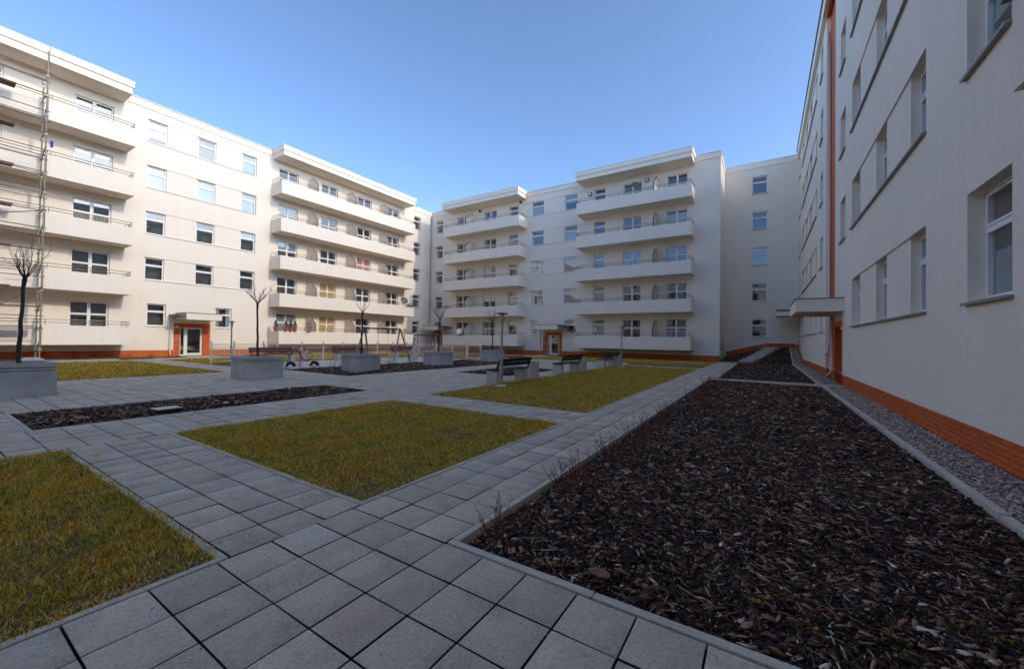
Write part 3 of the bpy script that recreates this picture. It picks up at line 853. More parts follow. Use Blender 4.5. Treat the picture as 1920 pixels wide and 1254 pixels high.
# ============================================================== LINK BLOCK
bD = empty('link_apartment_building', (0, 38.0, 0), 0, 'narrow shaded link block with one column of five windows, set back behind the steps', 'building')
opsD = []
for k_, z0, z1 in win_rows(S, 1.93, 1.44): opsD.append((-.88,.22,z0,z1,.55,1))
wm = wall_mesh(-3.6, 3.6, .30, 16.25, opsD, 9, lip=0)
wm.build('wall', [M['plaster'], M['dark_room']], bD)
for i, (a,b_,z0,z1,_,_) in enumerate(opsD):
    add_window(bD, a,b_,z0,z1,.12,'single', {2:ROLL('blind_blue',.2)}.get(i)); add_sill(bD,a,b_,z0,'sill_dark',.05)
m = MB(); m.box(-2.845,2.28,-.05,-.001,15.78,16.22); m.box(-2.845,2.28,-.11,.35,16.22,16.26,1); m.build('cornice', [M['plaster'],M['coping']], bD)
m = MB(); m.prism([(-2.84,-.3),(2.29,-.3),(2.29,1.42),(.2,1.42),(-2.70,.68),(-2.70,.20),(-2.84,.20)], 'y', -.012, -.001); m.build('plinth', M['brick'], bD)
m = MB(); m.box(-1.45,-1.15,1.5,1.8,16.2,16.75); m.box(-1.5,-1.1,1.45,1.85,16.75,16.83); m.build('chimney', M['dark_metal'], bD)

# ============================================================== RIGHT WING
S3 = 3.04
bC = empty('right_apartment_building', (2.30, 0, 0), R(-90), 'tall shaded grey white apartment block close on the right with an orange brick plinth', 'building')
U = lambda a, b: (-b, -a)          # world y range -> local u range
opsC = []; winsC = []; DC = .17
topC = 16.42
def tz(k_): return 3.43+S3*k_
for k_ in range(5):
    z0, z1 = 1.98+S3*k_, tz(k_)
    for s in ((9.35,16.05),(25.75,35.1)): opsC.append((*U(*s),z0,z1,.035,0))
    ws = [(6.60,7.74),(9.35,10.32),(12.05,13.04),(14.98,16.05),(25.75,26.6),(28.74,29.86),(31.43,32.5),(34.0,35.1),(23.32,24.3),(36.7,37.55),(3.0,4.1)]
    if k_: ws.append((17.20,18.25))
    for i, w_ in enumerate(ws):
        opsC.append((*U(*w_),z0,z1,.65,1))
        cur = {(0,0):NET(.45),(0,1):ROLL('blind_pale',.6),(2,2):NET(.9)}.get((i,k_))
        winsC.append((*U(*w_),z0,z1,cur))
opsC.append((*U(19.5,22.1),.36,topC-.30,.15,2))
opsC.append((*U(17.75,19.5),.36,2.25,1.30,None))
wm = wall_mesh(-39, 14, .36, topC, opsC, 12)
wm.build('wall', [M['plaster_coarse'], M['dark_room'], M['brick']], bC)
for (a,b_,z0,z1,cur) in winsC: add_window(bC, a,b_,z0,z1, DC, 'single', cur)
for k_ in range(5):
    z0 = 1.98+S3*k_
    for s in ((9.35,16.05),(25.75,35.1),(6.60,7.74),(23.32,24.3),(36.7,37.55),(3.0,4.1)) + (((17.2,18.25),) if k_ else ()):
        add_sill(bC, *U(*s), z0, 'sill_dark', .06, DC)
m = MB(); m.box(-38,14,-.16,-.001,topC-.55,topC+.04); m.box(-38,14,-.22,.35,topC+.04,topC+.09,1); m.build('cornice', [M['plaster'], M['gutter']], bC)
add_plinth(bC, [(-39,-22.1),(-17.75,14)], .36)
m = MB(); m.box(-22.1,-19.5,.15,.40,-.35,.36); m.build('brick_panel', M['brick'], bC)
# entrance recess lined with brick, door at the back
m = MB(); m.box(-19.5,-19.40,-.012,1.28,-.3,2.24); m.box(-17.85,-17.75,-.012,1.28,-.3,2.24); m.box(-19.40,-17.85,-.012,1.28,2.06,2.24); m.box(-19.40,-17.85,1.2,1.28,-.3,2.06)
m.build('door_surround', M['brick'], bC)
m = MB(); m.box(-19.2,-18.05,1.13,1.199,.02,2.0); d = m.build('door', M['frame'], bC)
m = MB(); m.box(-19.05,-18.2,1.118,1.129,.3,1.85); m.build('pane', M['glass'], d)
m = MB(); m.box(-17.87,-17.855,.25,.33,1.55,1.63); m.box(-17.87,-17.855,.25,.33,1.35,1.43); m.box(-17.87,-17.855,.25,.33,.30,.38); m.build('switch_plate', M['lamp_white'], bC)
m = MB(); m.lathe([(.16,0),(.15,.08),(.10,.14),(0,.165)], 14, 0, (-17.95,.12)); m.build('wall_lamp', M['lamp_white'], bC, True, loc=(0,0,1.93))
add_entry_canopy(bC, *U(17.4,20.9), 1.34, 2.55, 3.02)
add_entry_canopy(bC, *U(-.8,2.75), 1.34, 2.57, 3.04)
add_entry_canopy(bC, *U(34.4,37.4), 1.55, 3.42, 3.86)
gt = MB(); gt.tube([(-2.85,-1.0,2.93),(-2.85,-.05,2.91)], .05, 8); gt.tube([(-37.45,-1.5,3.80),(-37.45,-.05,3.78)], .055, 8); gt.tube([(-34.32,-1.56,3.80),(-34.32,-.05,3.78)], .05, 8); gt.build('gutter', M['gutter'], bC)
add_pipe(bC, [(-20.45,.02,2.55),(-20.45,.02,.42),(-20.45,-.02,.22),(-20.45,-.16,.12)], .055)
add_pipe(bC, [(-22.02,.06,15.2),(-22.02,.06,1.05),(-22.02,-.03,.95)], .035)
add_pipe(bC, [(-21.86,.09,14.6),(-21.86,.09,1.35)], .03)
add_pipe(bC, [(-37.75,-.08,3.7),(-37.75,-.08,1.4),(-37.75,-.2,1.2)], .05)

# ============================================================== steps
st = MB()
for i in range(7):
    t0 = i/7
    xa, xb = -1.55+1.75*t0, -.62+1.78*t0; y0 = 33.05+4.0*t0
    z1 = max(terrain((xa+xb)/2, y0+.5), .15*i)+.10
    st.prism([(xa,y0),(xb,y0),(xb+.26,y0+.64),(xa+.26,y0+.64)], 'z', z1-.30, z1)
o = st.build('staircase', M['step'], bevel=.01)
tag(o, 'pale concrete garden steps climbing the dark slope beside the link block', 'steps')

# ============================================================== street furniture
# planters
def make_planter():
    root = empty('planter', (0,0,0))
    s, h, t = 1.12, .74, .10
    m = MB()
    for z0, z1, e in ((0,.555,0),(.555,.580,.03),(.580,.620,0),(.620,.645,.03),(.645,h,0)):
        a = s/2-e
        m.box(-a,a,-a,-a+t,z0,z1); m.box(-a,a,a-t,a,z0,z1); m.box(-a,-a+t,-a+t,a-t,z0,z1); m.box(a-t,a,-a+t,a-t,z0,z1)
    m.build('shell', M['planter'], root, bevel=.004)
    q = MB(); q.box(-s/2+t,s/2-t,-s/2+t,s/2-t,.02,.66); q.build('soil', M['soil'], root)
    return root
pl0 = make_planter()
PL = [((-14.09,1.50),'large grey concrete planter cut by the left edge of the photo'),
      ((-14.28,6.62),'grey concrete planter on the paving, second from the left'),
      ((-14.42,10.75),'grey concrete planter in the bark bed in front of the swing'),
      ((-14.66,15.75),'grey concrete planter in the bark bed in front of the climbing frame'),
      ((-14.75,20.85),'grey concrete planter farthest away, just left of the nearer lamp')]
for i, ((x,y),lab) in enumerate(PL):
    o = pl0 if i == 0 else copy_tree(pl0)
    o.location = (x,y,0 if i < 2 else -.02); tag(o, lab, 'planter', 'square concrete planters')

# bare pollard-like trees
M['bark'] = simple('dark_bark', (.045,.034,.03), .9, 0, .35, 25, .5)
def bare_tree(loc, h, lean, label, rt, nb, cr, ch):
    root = empty('bare_tree', loc, 0, label, 'tree', 'small bare trees in the planters')
    m = MB(); n = 8
    pts = [(lean[0]*(i/n)+.012*math.sin(i*1.9+loc[1]), lean[1]*(i/n)+.010*math.cos(i*2.3), h*i/n) for i in range(n+1)]
    rad = [rt*(1.15-.42*i/n) for i in range(n+1)]; rad[-1] = rt*1.15; rad[-2] = rt*.85
    m.tube(pts, rad, 8); m.build('trunk', M['bark'], root, smooth=True)
    c = MB(); top = Vector(pts[-1])
    def branch(p, d, L, r, lev):
        q = [p]; 
        for i in range(4):
            d = (d + Vector((random.uniform(-.18,.18), random.uniform(-.18,.18), random.uniform(-.02,.16)))).normalized()
            q.append(q[-1]+d*L/4)
        c.tube([tuple(v) for v in q], [r*(1-.17*i) for i in range(5)], 5, cap=False)
        if lev:
            for i in (1,2,3,4):
                for _ in range(1):
                    if random.random() < (.85 if lev > 1 else .5):
                        a = random.uniform(0,6.28); s_ = Vector((math.cos(a),math.sin(a),random.uniform(.15,.7)))
                        branch(q[i], (d*.75+s_*.65).normalized(), L*random.uniform(.30,.55), r*.42, lev-1)
    for b_ in range(nb):
        a = 6.283*b_/nb+random.uniform(-.3,.3); el = random.uniform(.55,1.25)
        d = Vector((math.cos(a)*math.cos(el), math.sin(a)*math.cos(el), math.sin(el)))
        branch(top-Vector((0,0,random.uniform(0,.05))), Vector((d.x*.9,d.y*.9,d.z)).normalized(), ch*random.uniform(.65,1.0), rt*.36, 2)
    c.build('crown', M['bark'], root)
    return root
TR = [((-14.09,1.55,.66),1.96,(-.05,.06),'leafless young tree rising from the planter at the left edge',.036,9,.6,.80),
      ((-14.28,6.62,.66),1.85,(.0,-.05),'leafless young tree in the second planter from the left',.034,9,.5,.70),
      ((-14.42,10.75,.64),1.85,(.0,.03),'leafless young tree with a sparse forked crown in front of the swing',.034,5,.4,.75),
      ((-14.66,15.75,.64),1.80,(.02,.06),'leafless young tree in front of the climbing frame',.034,9,.6,.9),
      ((-14.75,20.85,.64),1.90,(-.02,.02),'leafless young tree farthest away beside the nearer lamp',.036,9,.6,.95)]
for a in TR: bare_tree(*a)

# park lamps
M['lamp_pole'] = simple('painted_grey_pole', (.36,.36,.355), .4, .3, .06)
M['lamp_glass'] = simple('frosted_lamp_glass', (.55,.55,.55), .2, 0, .05)
def make_lamp():
    r = empty('park_lamp', (0,0,0))
    m = MB(); m.lathe([(.17,0),(.17,.02),(.06,.045)], 18); 
    for i in range(4):
        a = i*1.571+.78; m.lathe([(.018,.02),(.018,.05)], 6, 0, (.12*math.cos(a), .12*math.sin(a)))
    m.build('base_plate', M['lamp_white'], r)
    m = MB(); m.lathe([(.052,.04),(.052,.80),(.058,.80),(.058,.83),(.036,.84),(.036,1.92)], 16); m.build('pole', M['lamp_pole'], r, smooth=False)
    m = MB(); m.lathe([(.036,1.92),(.062,1.95),(.068,2.0)], 16); m.build('collar', M['lamp_pole'], r)
    m = MB(); m.lathe([(.062,2.0),(.066,2.15)], 16)
    m.build('lantern', M['lamp_glass'], r)
    m = MB()
    for i in range(4): z = 2.02+.035*i; m.lathe([(.06,z),(.078,z+.01),(.06,z+.012)], 16)
    m.build('louvre', M['steel'], r)
    m = MB(); m.lathe([(.065,2.155),(.175,2.175),(.175,2.195),(.03,2.215)], 22); m.build('hat', M['dark_metal'], r)
    return r
lamp0 = make_lamp()
for i, (x,y,lab) in enumerate([(-6.66,9.9,'grey park lamp with a flat dark hat in front of the nearest bench'),
                             (-6.57,21.5,'grey park lamp on the lawn before the right balcony stack'),
                             (-24.8,10.13,'slim park lamp beside the left building entrance'),
                             (-26.9,24.5,'slim park lamp behind the swing, in front of the sunny balconies')]):
    o = lamp0 if i == 0 else copy_tree(lamp0)
    o.location = (x,y,0); tag(o, lab, 'lamp', 'park lamps')

# benches
M['slat'] = simple('dark_brown_slats', (.022,.014,.012), .5, 0, .3, 10)
M['slat_red'] = simple('red_brown_slats', (.11,.025,.02), .55, 0, .3, 10)
def make_bench(slat, L=2.0):
    r = empty('park_bench', (0,0,0))
    for y in (0, L-.30):
        m = MB(); m.prism([(-.20,0),(.20,0),(.20,.39),(-.20,.41)], 'y', y, y+.26); m.build('leg', M['bench_block'], r, bevel=.012)
    m = MB()
    for i in range(4): m.box(-.20+.105*i,-.115+.105*i,-.04,L-.02,.425-.006*i,.465-.006*i)
    for y in (.12, L-.20): m.box(-.19,.2,y,y+.03,.405,.427)
    m.build('seat', M[slat], r, bevel=.006)
    m = MB()
    for i in range(2):
        x = .235+.05*i; z = .56+.13*i
        m.prism([(x,z),(x+.035,z-.01),(x+.075,z+.105),(x+.04,z+.115)], 'y', -.04, L-.02)
    m.build('backrest', M[slat], r, bevel=.005)
    for y in (-.02, L-.08):
        m = MB(); m.prism([(.16,.40),(.215,.40),(.345,.80),(.31,.80)], 'y', y, y+.045); m.build('bracket', M['dark_metal'], r)
    return r
b0 = make_bench('slat')
for i, (x,y,lab) in enumerate([(-7.28,10.25,'dark slatted bench on concrete blocks, nearest, behind the park lamp'),
                             (-7.28,14.95,'dark slatted bench on concrete blocks, middle one of the row by the lawn'),
                             (-7.30,20.3,'dark slatted bench on concrete blocks, farthest of the row by the lawn')]):
    o = b0 if i == 0 else copy_tree(b0)
    o.location = (x,y,0); tag(o, lab, 'bench', 'benches along the lawn')
b1 = make_bench('slat_red', 2.2)
for i, (x,y,lab) in enumerate([(-22.25,10.0,'red brown bench inside the playground, leftmost, behind the second planter'),
                             (-22.25,14.7,'red brown bench inside the playground, behind the planter before the swing'),
                             (-22.25,19.3,'red brown bench inside the playground, right of the swing')]):
    o = b1 if i == 0 else copy_tree(b1)
    o.location = (x,y,0); o.rotation_euler = (0,0,R(180)); o.location.y += 2.2
    tag(o, lab, 'bench', 'benches in the playground')
# bins
def make_bin():
    r = empty('litter_bin', (0,0,0))
    m = MB(); n = 12
    prof = []
    for z0, z1, e in ((0,.46,0),(.46,.475,-.008),(.475,.52,0),(.52,.535,-.008),(.535,.62,0)):
        prof += [(.215+e,z0),(.215+e,z1)]
    prof += [(.16,.62),(.16,.40),(0,.40)]
    m.lathe(prof, n); m.build('shell', M['bench_block'], r)
    q = MB(); q.lathe([(.155,.40),(.155,.60),(.135,.60),(.135,.42)], 12); q.build('liner', M['dark_metal'], r)
    return r
n0 = make_bin()
for i, (x,y,lab) in enumerate([(-7.16,12.75,'grey ribbed concrete litter bin right of the nearest bench'),(-7.16,17.4,'grey concrete litter bin right of the middle bench by the lawn'),
                             (-7.2,22.75,'grey concrete litter bin right of the farthest bench by the lawn'),(-22.2,12.75,'grey concrete litter bin behind the red spring rider')]):
    o = n0 if i == 0 else copy_tree(n0)
    o.location = (x,y,0); tag(o, lab, 'litter bin', 'concrete litter bins')

# playground fence
M['fence'] = simple('cream_fence_metal', (.86,.74,.50), .5, .2, .08)
def fence(name, pts, label, gate=()):
    root = empty(name, (*pts[0],0), 0, label, 'fence')
    ox, oy = pts[0]
    for i, (x,y) in enumerate(pts):
        m = MB(); m.box(x-ox-.028,x-ox+.028,y-oy-.028,y-oy+.028,-.2,1.10); m.box(x-ox-.034,x-ox+.034,y-oy-.034,y-oy+.034,1.10,1.125); m.build('post', M['fence'], root)
    for (a,b_) in zip(pts, pts[1:]):
        A = Vector((a[0]-ox,a[1]-oy,0)); B = Vector((b_[0]-ox,b_[1]-oy,0)); L = (B-A).length; d = (B-A)/L
        m = MB(); n = int(L/.062)
        for i in range(1,n):
            p = A+d*(L*i/n); m.tube([(p.x,p.y,.08),(p.x,p.y,1.0)], .0085, 4, cap=False)
        for z in (.12,.45,.78,.97): 
            m.tube([(A.x,A.y,z),(B.x,B.y,z)], .010, 4, cap=False)
        m.build('mesh_panel', M['fence'], root)
    return root
fence('fence', [(-22.8,8.45),(-22.8,9.45),(-22.8,10.84)], 'cream wire mesh fence left of the playground gate')
fence('fence', [(-22.8,11.6+1.345*i) for i in range(8)]+[(-22.8,22.2)], 'long cream wire mesh fence behind the playground swing')
fence('fence', [(-22.75,22.25),(-20.9,22.25),(-19.35,22.25),(-18.0,22.25)], 'cream wire mesh fence at the far side of the playground')
r = empty('gate', (-22.8,10.9,0), 0, 'cream metal gate in the playground fence behind the second planter', 'gate')
m = MB()
for y in (0,.63): m.box(-.03,.03,y-.02,y+.02,.05,.95)
m.box(-.025,.025,.02,.61,.90,.945); m.box(-.025,.025,.02,.61,.06,.10); m.build('gate_frame', M['fence'], r)
m = MB()
for i in range(1,10): m.tube([(0,.063*i,.1),(0,.063*i,.9)], .0045, 4)
m.build('bar_panel', M['fence'], r)
r = empty('gate', (-17.9,22.25,0), 0, 'cream metal gate in the fence behind the farthest planter', 'gate')
m = MB()
for x in (0,1.15): m.box(x-.04,x+.04,-.03,.03,.0,1.0)
m.box(.04,1.11,-.025,.025,.93,.98); m.box(.04,1.11,-.025,.025,.06,.10); m.build('gate_frame', M['fence'], r)
m = MB()
for i in range(1,17): m.tube([(.04+.063*i,0,.1),(.04+.063*i,0,.93)], .0045, 4)
m.build('bar_panel', M['fence'], r)

# swing
M['swing'] = simple('dark_painted_tube', (.10,.095,.10), .4, .4, .1)
r = empty('swing', (-19.3,14.6,0), R(-8), 'grey A frame swing with one hanging seat in the playground', 'swing')
H_ = 1.95; L_ = 2.35
m = MB(); m.tube([(0,0,H_),(0,L_,H_)], .05, 10); m.build('top_bar', M['swing'], r, smooth=True)
for y, dy in ((0,-.18),(L_,.18)):
    for sx in (-1,1):
        m = MB(); m.tube([(sx*.03,y,H_),(sx*.85,y+dy,0)], .045, 10); m.build('leg', M['swing'] if sx > 0 else M['steel'], r, smooth=True)
m = MB()
for y in (.85,1.55): m.tube([(0,y,H_-.05),(0,1.2+(y-1.2)*.75,.42)], .008, 5); m.lathe([(.03,H_-.1),(.03,H_-.04)], 8, 0, (0,y))
m.build('chain', M['steel'], r)
m = MB(); m.box(-.1,.1,.92,1.48,.38,.42); m.build('seat', M['black_rubber'], r, bevel=.01)

# spring rider (a red scooter shape standing on half tyres)
M['pink'] = simple('pinkish_red_paint', (.62,.06,.09), .4, 0, .1)
r = empty('spring_rider', (-18.6,10.62,0), R(78), 'pinkish red scooter shaped play rider with two half tyres', 'play rider')
m = MB(); m.tube([(-.42,0,1.02),(-.30,0,.86),(-.16,0,.72),(-.08,0,.50),(.05,0,.36),(.22,0,.30),(.40,0,.36),(.55,0,.33)], [.03,.05,.06,.05,.055,.055,.05,.04], 8); m.build('frame', M['pink'], r, smooth=True)
m = MB(); m.tube([(-.05+.22*math.cos(a)-.06,.0+.05*math.sin(a),.95+.17*math.sin(a)) for a in [6.2832*i/16 for i in range(17)]], .022, 6); m.build('handle_ring', simple('dark_red_paint', (.25,.02,.03), .4), r, smooth=True)
m = MB(); m.tube([(.35+.18*math.cos(a),.04*math.sin(a),.55+.19*math.sin(a)) for a in [6.2832*i/16 for i in range(17)]], .02, 6); m.build('seat_ring', simple('orange_red_paint', (.45,.10,.05), .4), r, smooth=True)
m = MB(); m.tube([(.52,0,.33),(.60,0,.18)], .03, 6); m.tube([(-.1,0,.45),(-.16,0,.0)], .03, 6); m.build('spring_stem', M['steel'], r)
r.scale = (.85,.85,.85)
for x in (-.62,.62):
    m = MB(); m.tube([(x+.20*math.cos(a),0,.20*math.sin(a)) for a in [math.pi*i/10 for i in range(11)]], .085, 8); m.build('half_tyre', M['black_rubber'], r, smooth=True)

# climbing frame
r = empty('climbing_frame', (-20.2,19.6,0), R(10), 'climbing frame with a pale hold studded board and white posts', 'climbing frame')
M['board'] = simple('pale_board', (.62,.55,.46), .6, 0, .1)
m = MB(); n = len(m.v); m.prism([(-.55,0),(-.08,0),(-.18,1.55),(-.36,1.55)], 'y', -.02, .02); m.build('climbing_board', M['board'], r)
m = MB()
for x, z in ((-.35,.35),(-.2,.55),(-.38,.75),(-.24,.95),(-.32,1.12),(-.2,1.3),(-.3,1.42)): m.lathe([(.05,-.03),(.06,0),(.03,.05)], 8, 0, (x,-.05)); 
hv = MB()
for x, z in ((-.35,.35),(-.2,.55),(-.38,.75),(-.24,.95),(-.32,1.12),(-.2,1.3),(-.3,1.42)): hv.box(x-.04,x+.04,-.06,-.02,z-.04,z+.04)
hv.build('climbing_hold', M['black_rubber'], r, bevel=.015)
for x, y in ((0,0),(1.15,.0),(0,1.1),(1.15,1.1)):
    m = MB(); m.tube([(x,y,0),(x,y,1.75)], .035, 8); m.build('post', M['steel'], r, smooth=True)
m = MB(); m.tube([(-.3,0,1.62),(1.3,0,1.62)], .035, 8); m.tube([(0,1.1,1.62),(1.15,1.1,1.62)], .035, 8); m.tube([(0,0,1.62),(0,1.1,1.62)],.03,8); m.tube([(1.15,0,1.62),(1.15,1.1,1.62)],.03,8); m.build('top_bar', M['dark_metal'], r, smooth=True)
m = MB()
for z in (.5,.85,1.2): m.tube([(0,0,z),(1.15,0,z)], .018, 6)
m.build('rung', simple('blue_rope', (.10,.16,.34), .6), r)
m = MB()
for i in range(5): m.tube([(1.15+.0,.02,1.6-.33*i),(1.22,.03,1.6-.33*(i+1))], .03, 6, i % 2)
m.build('climbing_rope', [simple('red_rope', (.55,.04,.08), .7), M['lamp_white']], r)

# scaffold on the left building
M['scaf'] = simple('weathered_scaffold_tube', (.30,.255,.20), .55, .4, .3, 6)
M['plank'] = simple('scaffold_plank', (.15,.085,.05), .85, 0, .35, 6)
r = empty('scaffold', (-30.8,4.0,0), 0, 'weathered tube scaffold with brown decks against the left building', 'scaffold')
for y in (0,-2.5,-5.0):
    for x in (-.5,.5):
        m = MB(); m.tube([(x,y,0),(x,y,15.5 if x > 0 else 14.0)], .030, 8)
        for i in range(15): m.box(x-.06,x+.06,y-.06,y+.06,.53+.975*i,.64+.975*i)
        m.lathe([(.08,0),(.08,.02)], 8, 0, (x,y)); m.build('standard', M['scaf'], r)
lv = [1.75+1.95*i for i in range(7)]
m = MB()
for z in lv:
    for x in (-.5,.5):
        for dz in ((-.12,.5,.98) if x > 0 else (.98,)): m.tube([(x,.1,z+dz),(x,-5.2,z+dz)], .022, 6)
    for y in (0,-2.5,-5.0): m.tube([(-.6,y,z-.06),(.6,y,z-.06)], .022, 6); m.tube([(-.5,y,z-1.3),(.5,y,z-.7)], .02, 6)
m.tube([(.53,-5.0,5.7),(.53,0,7.5)], .022, 6); m.tube([(.53,-2.5,1.8),(.53,0,3.7)], .022, 6); m.tube([(.53,-5.0,9.6),(.53,0,9.3)], .02, 6)
m.build('ledger', simple('rusty_scaffold_tube', (.15,.115,.085), .6, .3, .3, 6), r)
for z in lv:
    m = MB()
    for i in range(3): m.box(-.33+.22*i,-.12+.22*i,-5.1,-.95 if z > 3 else -.2,z-.05,z)
    m.build('deck', M['plank'], r)
o = MB(); o.prism([(-.06,0),(.08,.02),(.10,.22),(.02,.34),(-.09,.25)], 'y', -.05, .05)
o = o.build('blue_cloth', simple('blue_cloth', (.03,.07,.40), .8), bevel=.02, loc=(-31.44,4.35,11.1)); tag(o, 'small blue cloth hanging on the balcony railing right of the scaffold', 'cloth')

# ------------------------------------------------------------------ small things
def dish(loc, rz, tilt, rad, mat, label):
    r_ = empty('satellite_dish', loc, rz, label, 'satellite dish')
    m = MB(); prof = [(rad*i/6, .10*rad*((i/6)**2)*2) for i in range(7)]
    m.lathe([(max(p[0],.004),p[1]) for p in prof]+[(rad,.10*rad*2+.012),(rad*.5,.062),(.004,.014)], 20)
    o = m.build('reflector', M[mat], r_, smooth=True); o.rotation_euler = (R(90-tilt),0,0)
    m = MB(); m.tube([(0,.02,0),(0,.20,-.05),(0,.20,-.45)], .018, 6); m.tube([(0,0,-rad*.9),(0,-.40,-.05)], .012, 6); m.build('mount_arm', M['steel'], r_)
    m = MB(); m.box(-.03,.03,-.46,-.38,-.08,-.02); m.build('receiver', M['dark_metal'], r_)
M['dish_dark'] = simple('dark_dish', (.10,.09,.09), .5, .2)
dish((-8.85,32.30,14.05), R(35), 25, .36, 'dish_dark', 'dark satellite dish on the topmost right balcony of the far building')
dish((-27.2,32.28,2.15), R(10), 20, .36, 'lamp_white', 'pale satellite dish on the lowest left balcony of the far building')
dish((-31.44,28.5,5.28), R(70), 20, .38, 'dish_dark', 'dark satellite dish at the right end of the sunny second balcony')
M['conifer'] = simple('dark_conifer', (.05,.075,.02), .9, 0, .5, 30)
M['terracotta'] = simple('red_white_pot', (.42,.07,.05), .6, 0, .5, 20)
def conifer():
    r_ = empty('potted_conifer', (0,0,0))
    m = MB(); m.lathe([(.10,0),(.15,.24),(.16,.26)], 10); m.build('pot', M['terracotta'], r_)
    c = MB()
    for i in range(260):
        t = random.random(); a = random.uniform(0,6.28); rr = .19*(1-t)**.8*random.uniform(.4,1)
        p = Vector((rr*math.cos(a), rr*math.sin(a), .27+.52*t)); d = Vector((math.cos(a),math.sin(a),.9))*.07; s_ = Vector((-math.sin(a),math.cos(a),0))*.022
        n = len(c.v); c.v += [tuple(p-s_),tuple(p+s_),tuple(p+d)]; c.f.append((n,n+1,n+2)); c.m.append(0)
    c.build('foliage', M['conifer'], r_); return r_
c0 = conifer()
for i in range(4):
    o = c0 if i == 0 else copy_tree(c0)
    o.location = (-31.45+.0*i, 16.2+.36*i, 1.82) if i else (-32.1,16.12,1.82)
    tag(o, 'small potted conifer at the left end of the lowest sunny balcony', 'potted conifer', 'potted conifers on the balcony')
def flowers(name, loc, w, h, dep, col, n, label, cat):
    m = MB()
    for i in range(n):
        p = Vector((random.uniform(-dep,dep), random.uniform(-w,w), random.uniform(0,h))); s_ = random.uniform(.02,.045)
        a = Vector((random.uniform(-1,1),random.uniform(-1,1),random.uniform(-1,1))).normalized(); b_ = a.cross(Vector((.3,.7,.2))).normalized()
        n_ = len(m.v); m.v += [tuple(p+a*s_),tuple(p+b_*s_),tuple(p-a*s_),tuple(p-b_*s_)]; m.f.append((n_,n_+1,n_+2,n_+3)); m.m.append(random.choice((0,0,1)))
    return tag(m.build(name, [simple(name+'_bloom', col, .8, 0, .3), M['conifer']], loc=loc), label, cat)
flowers('garland', (-31.42,18.4,1.75), .2, .95, .07, (.55,.03,.03), 300, 'hanging bunch of bright red flowers on the lowest sunny balcony', 'flowers')
flowers('flower_box', (-31.38,29.3,4.72), .55, .20, .08, (.22,.03,.03), 220, 'dark red flower box at the right end of the sunny second balcony', 'flower box')
# sack of sand by the left planter
m = MB(); n = 14
m.lathe([(.02,.0),(.34,.02),(.40,.10),(.33,.22),(.18,.30),(.02,.31)], 14)
o = m.build('sack', simple('grey_sack', (.30,.28,.26), .9, 0, .15, 12), smooth=True, loc=(-28.9,3.55,.0)); o.scale = (.8,1.25,.85); o.rotation_euler = (0,0,.3)
tag(o, 'crumpled pale grey sack on the ground behind the left planter', 'sack')
r = empty('valve_box', (-9.14,2.72,.02), R(4), 'flat cream lid of a small valve box in the narrow bark bed', 'valve box')
m = MB(); m.box(-.13,.13,-.16,.16,-.05,.045); m.build('body', M['black_rubber'], r)
m = MB(); m.box(-.15,.15,-.18,.18,.046,.062); m.build('lid', simple('cream_lid', (.62,.52,.42), .6), r, bevel=.006)

# dry stalk plants, each one its own object
M['stalk'] = simple('red_brown_stalk', (.16,.045,.03), .85, 0, .35, 12)
M['stalk_grey'] = simple('dark_stalk', (.06,.05,.042), .85, 0, .35, 12)
def stalk_mesh(h, n, mat, spread=.5):
    m = MB()
    for i in range(n):
        a = random.uniform(0,6.28); p = Vector((.04*math.cos(a),.04*math.sin(a),-.02)); d = Vector((math.cos(a)*spread*random.random(),math.sin(a)*spread*random.random(),1)).normalized()
        q = [p]; L = h*random.uniform(.55,1.1)
        for k_ in range(5):
            d = (d+Vector((random.uniform(-.12,.12),random.uniform(-.12,.12),random.uniform(-.03,.05)))).normalized(); q.append(q[-1]+d*L/5)
        m.tube([tuple(v) for v in q], [.0036*(1-.13*k_) for k_ in range(6)], 4, cap=False)
        for k_ in (2,3,4,5):
            if random.random() < .8:
                aa = random.uniform(0,6.28); e = q[k_]+Vector((math.cos(aa),math.sin(aa),.9))*L*random.uniform(.07,.17)
                m.tube([tuple(q[k_]),tuple(e)], .0022, 3, cap=False)
    return m.mesh('dry_shrub', M[mat])
meshes = [stalk_mesh(.36,22,'stalk',.8), stalk_mesh(.46,8,'stalk_grey',.7), stalk_mesh(.30,26,'stalk',1.1), stalk_mesh(.36,12,'stalk_grey',.8)]
def shrub(x,y,z,me,s,label,group):
    o = link('dry_shrub', me, None, (x,y,z), (0,0,random.uniform(0,6.28))); o.scale = (s,s,s); tag(o, label, 'dry shrub', group)
for i in range(26):
    y = 2.5+14.0*(i/26)**1.1+random.uniform(-.15,.15); x = -1.62+abs(random.gauss(0,.28))
    shrub(x,y,z_bedr(x,y)+.01,meshes[i % 3 if i % 3 < 2 else 2],random.uniform(.7,1.15),'leafless reddish shrub along the left kerb of the large bark bed','shrubs along the kerb')
for i in range(9):
    y = 18+12*i/9+random.uniform(-.4,.4); x = -1.3+abs(random.gauss(0,.3))
    shrub(x,y,z_bed2(x,y),meshes[(i % 2)*2],random.uniform(.8,1.2),'leafless reddish shrub in the bark bed below the steps','shrubs below the steps')
for i in range(16):
    y = 9.2+9.5*i/16+random.uniform(-.2,.2); x = -16.2+random.uniform(-.5,.5)
    shrub(x,y,.0,meshes[3 if i % 2 else 1],random.uniform(.9,1.3),'leafless twiggy shrub between the playground gravel and the bark bed','shrubs before the playground')
for i in range(12):
    shrub(-32.2+random.uniform(-.3,.4),2.6+7.0*i/12+random.uniform(-.2,.2),.0,meshes[i % 4],random.uniform(.8,1.3),'low dry shrub at the foot of the left building','shrubs along the left building')
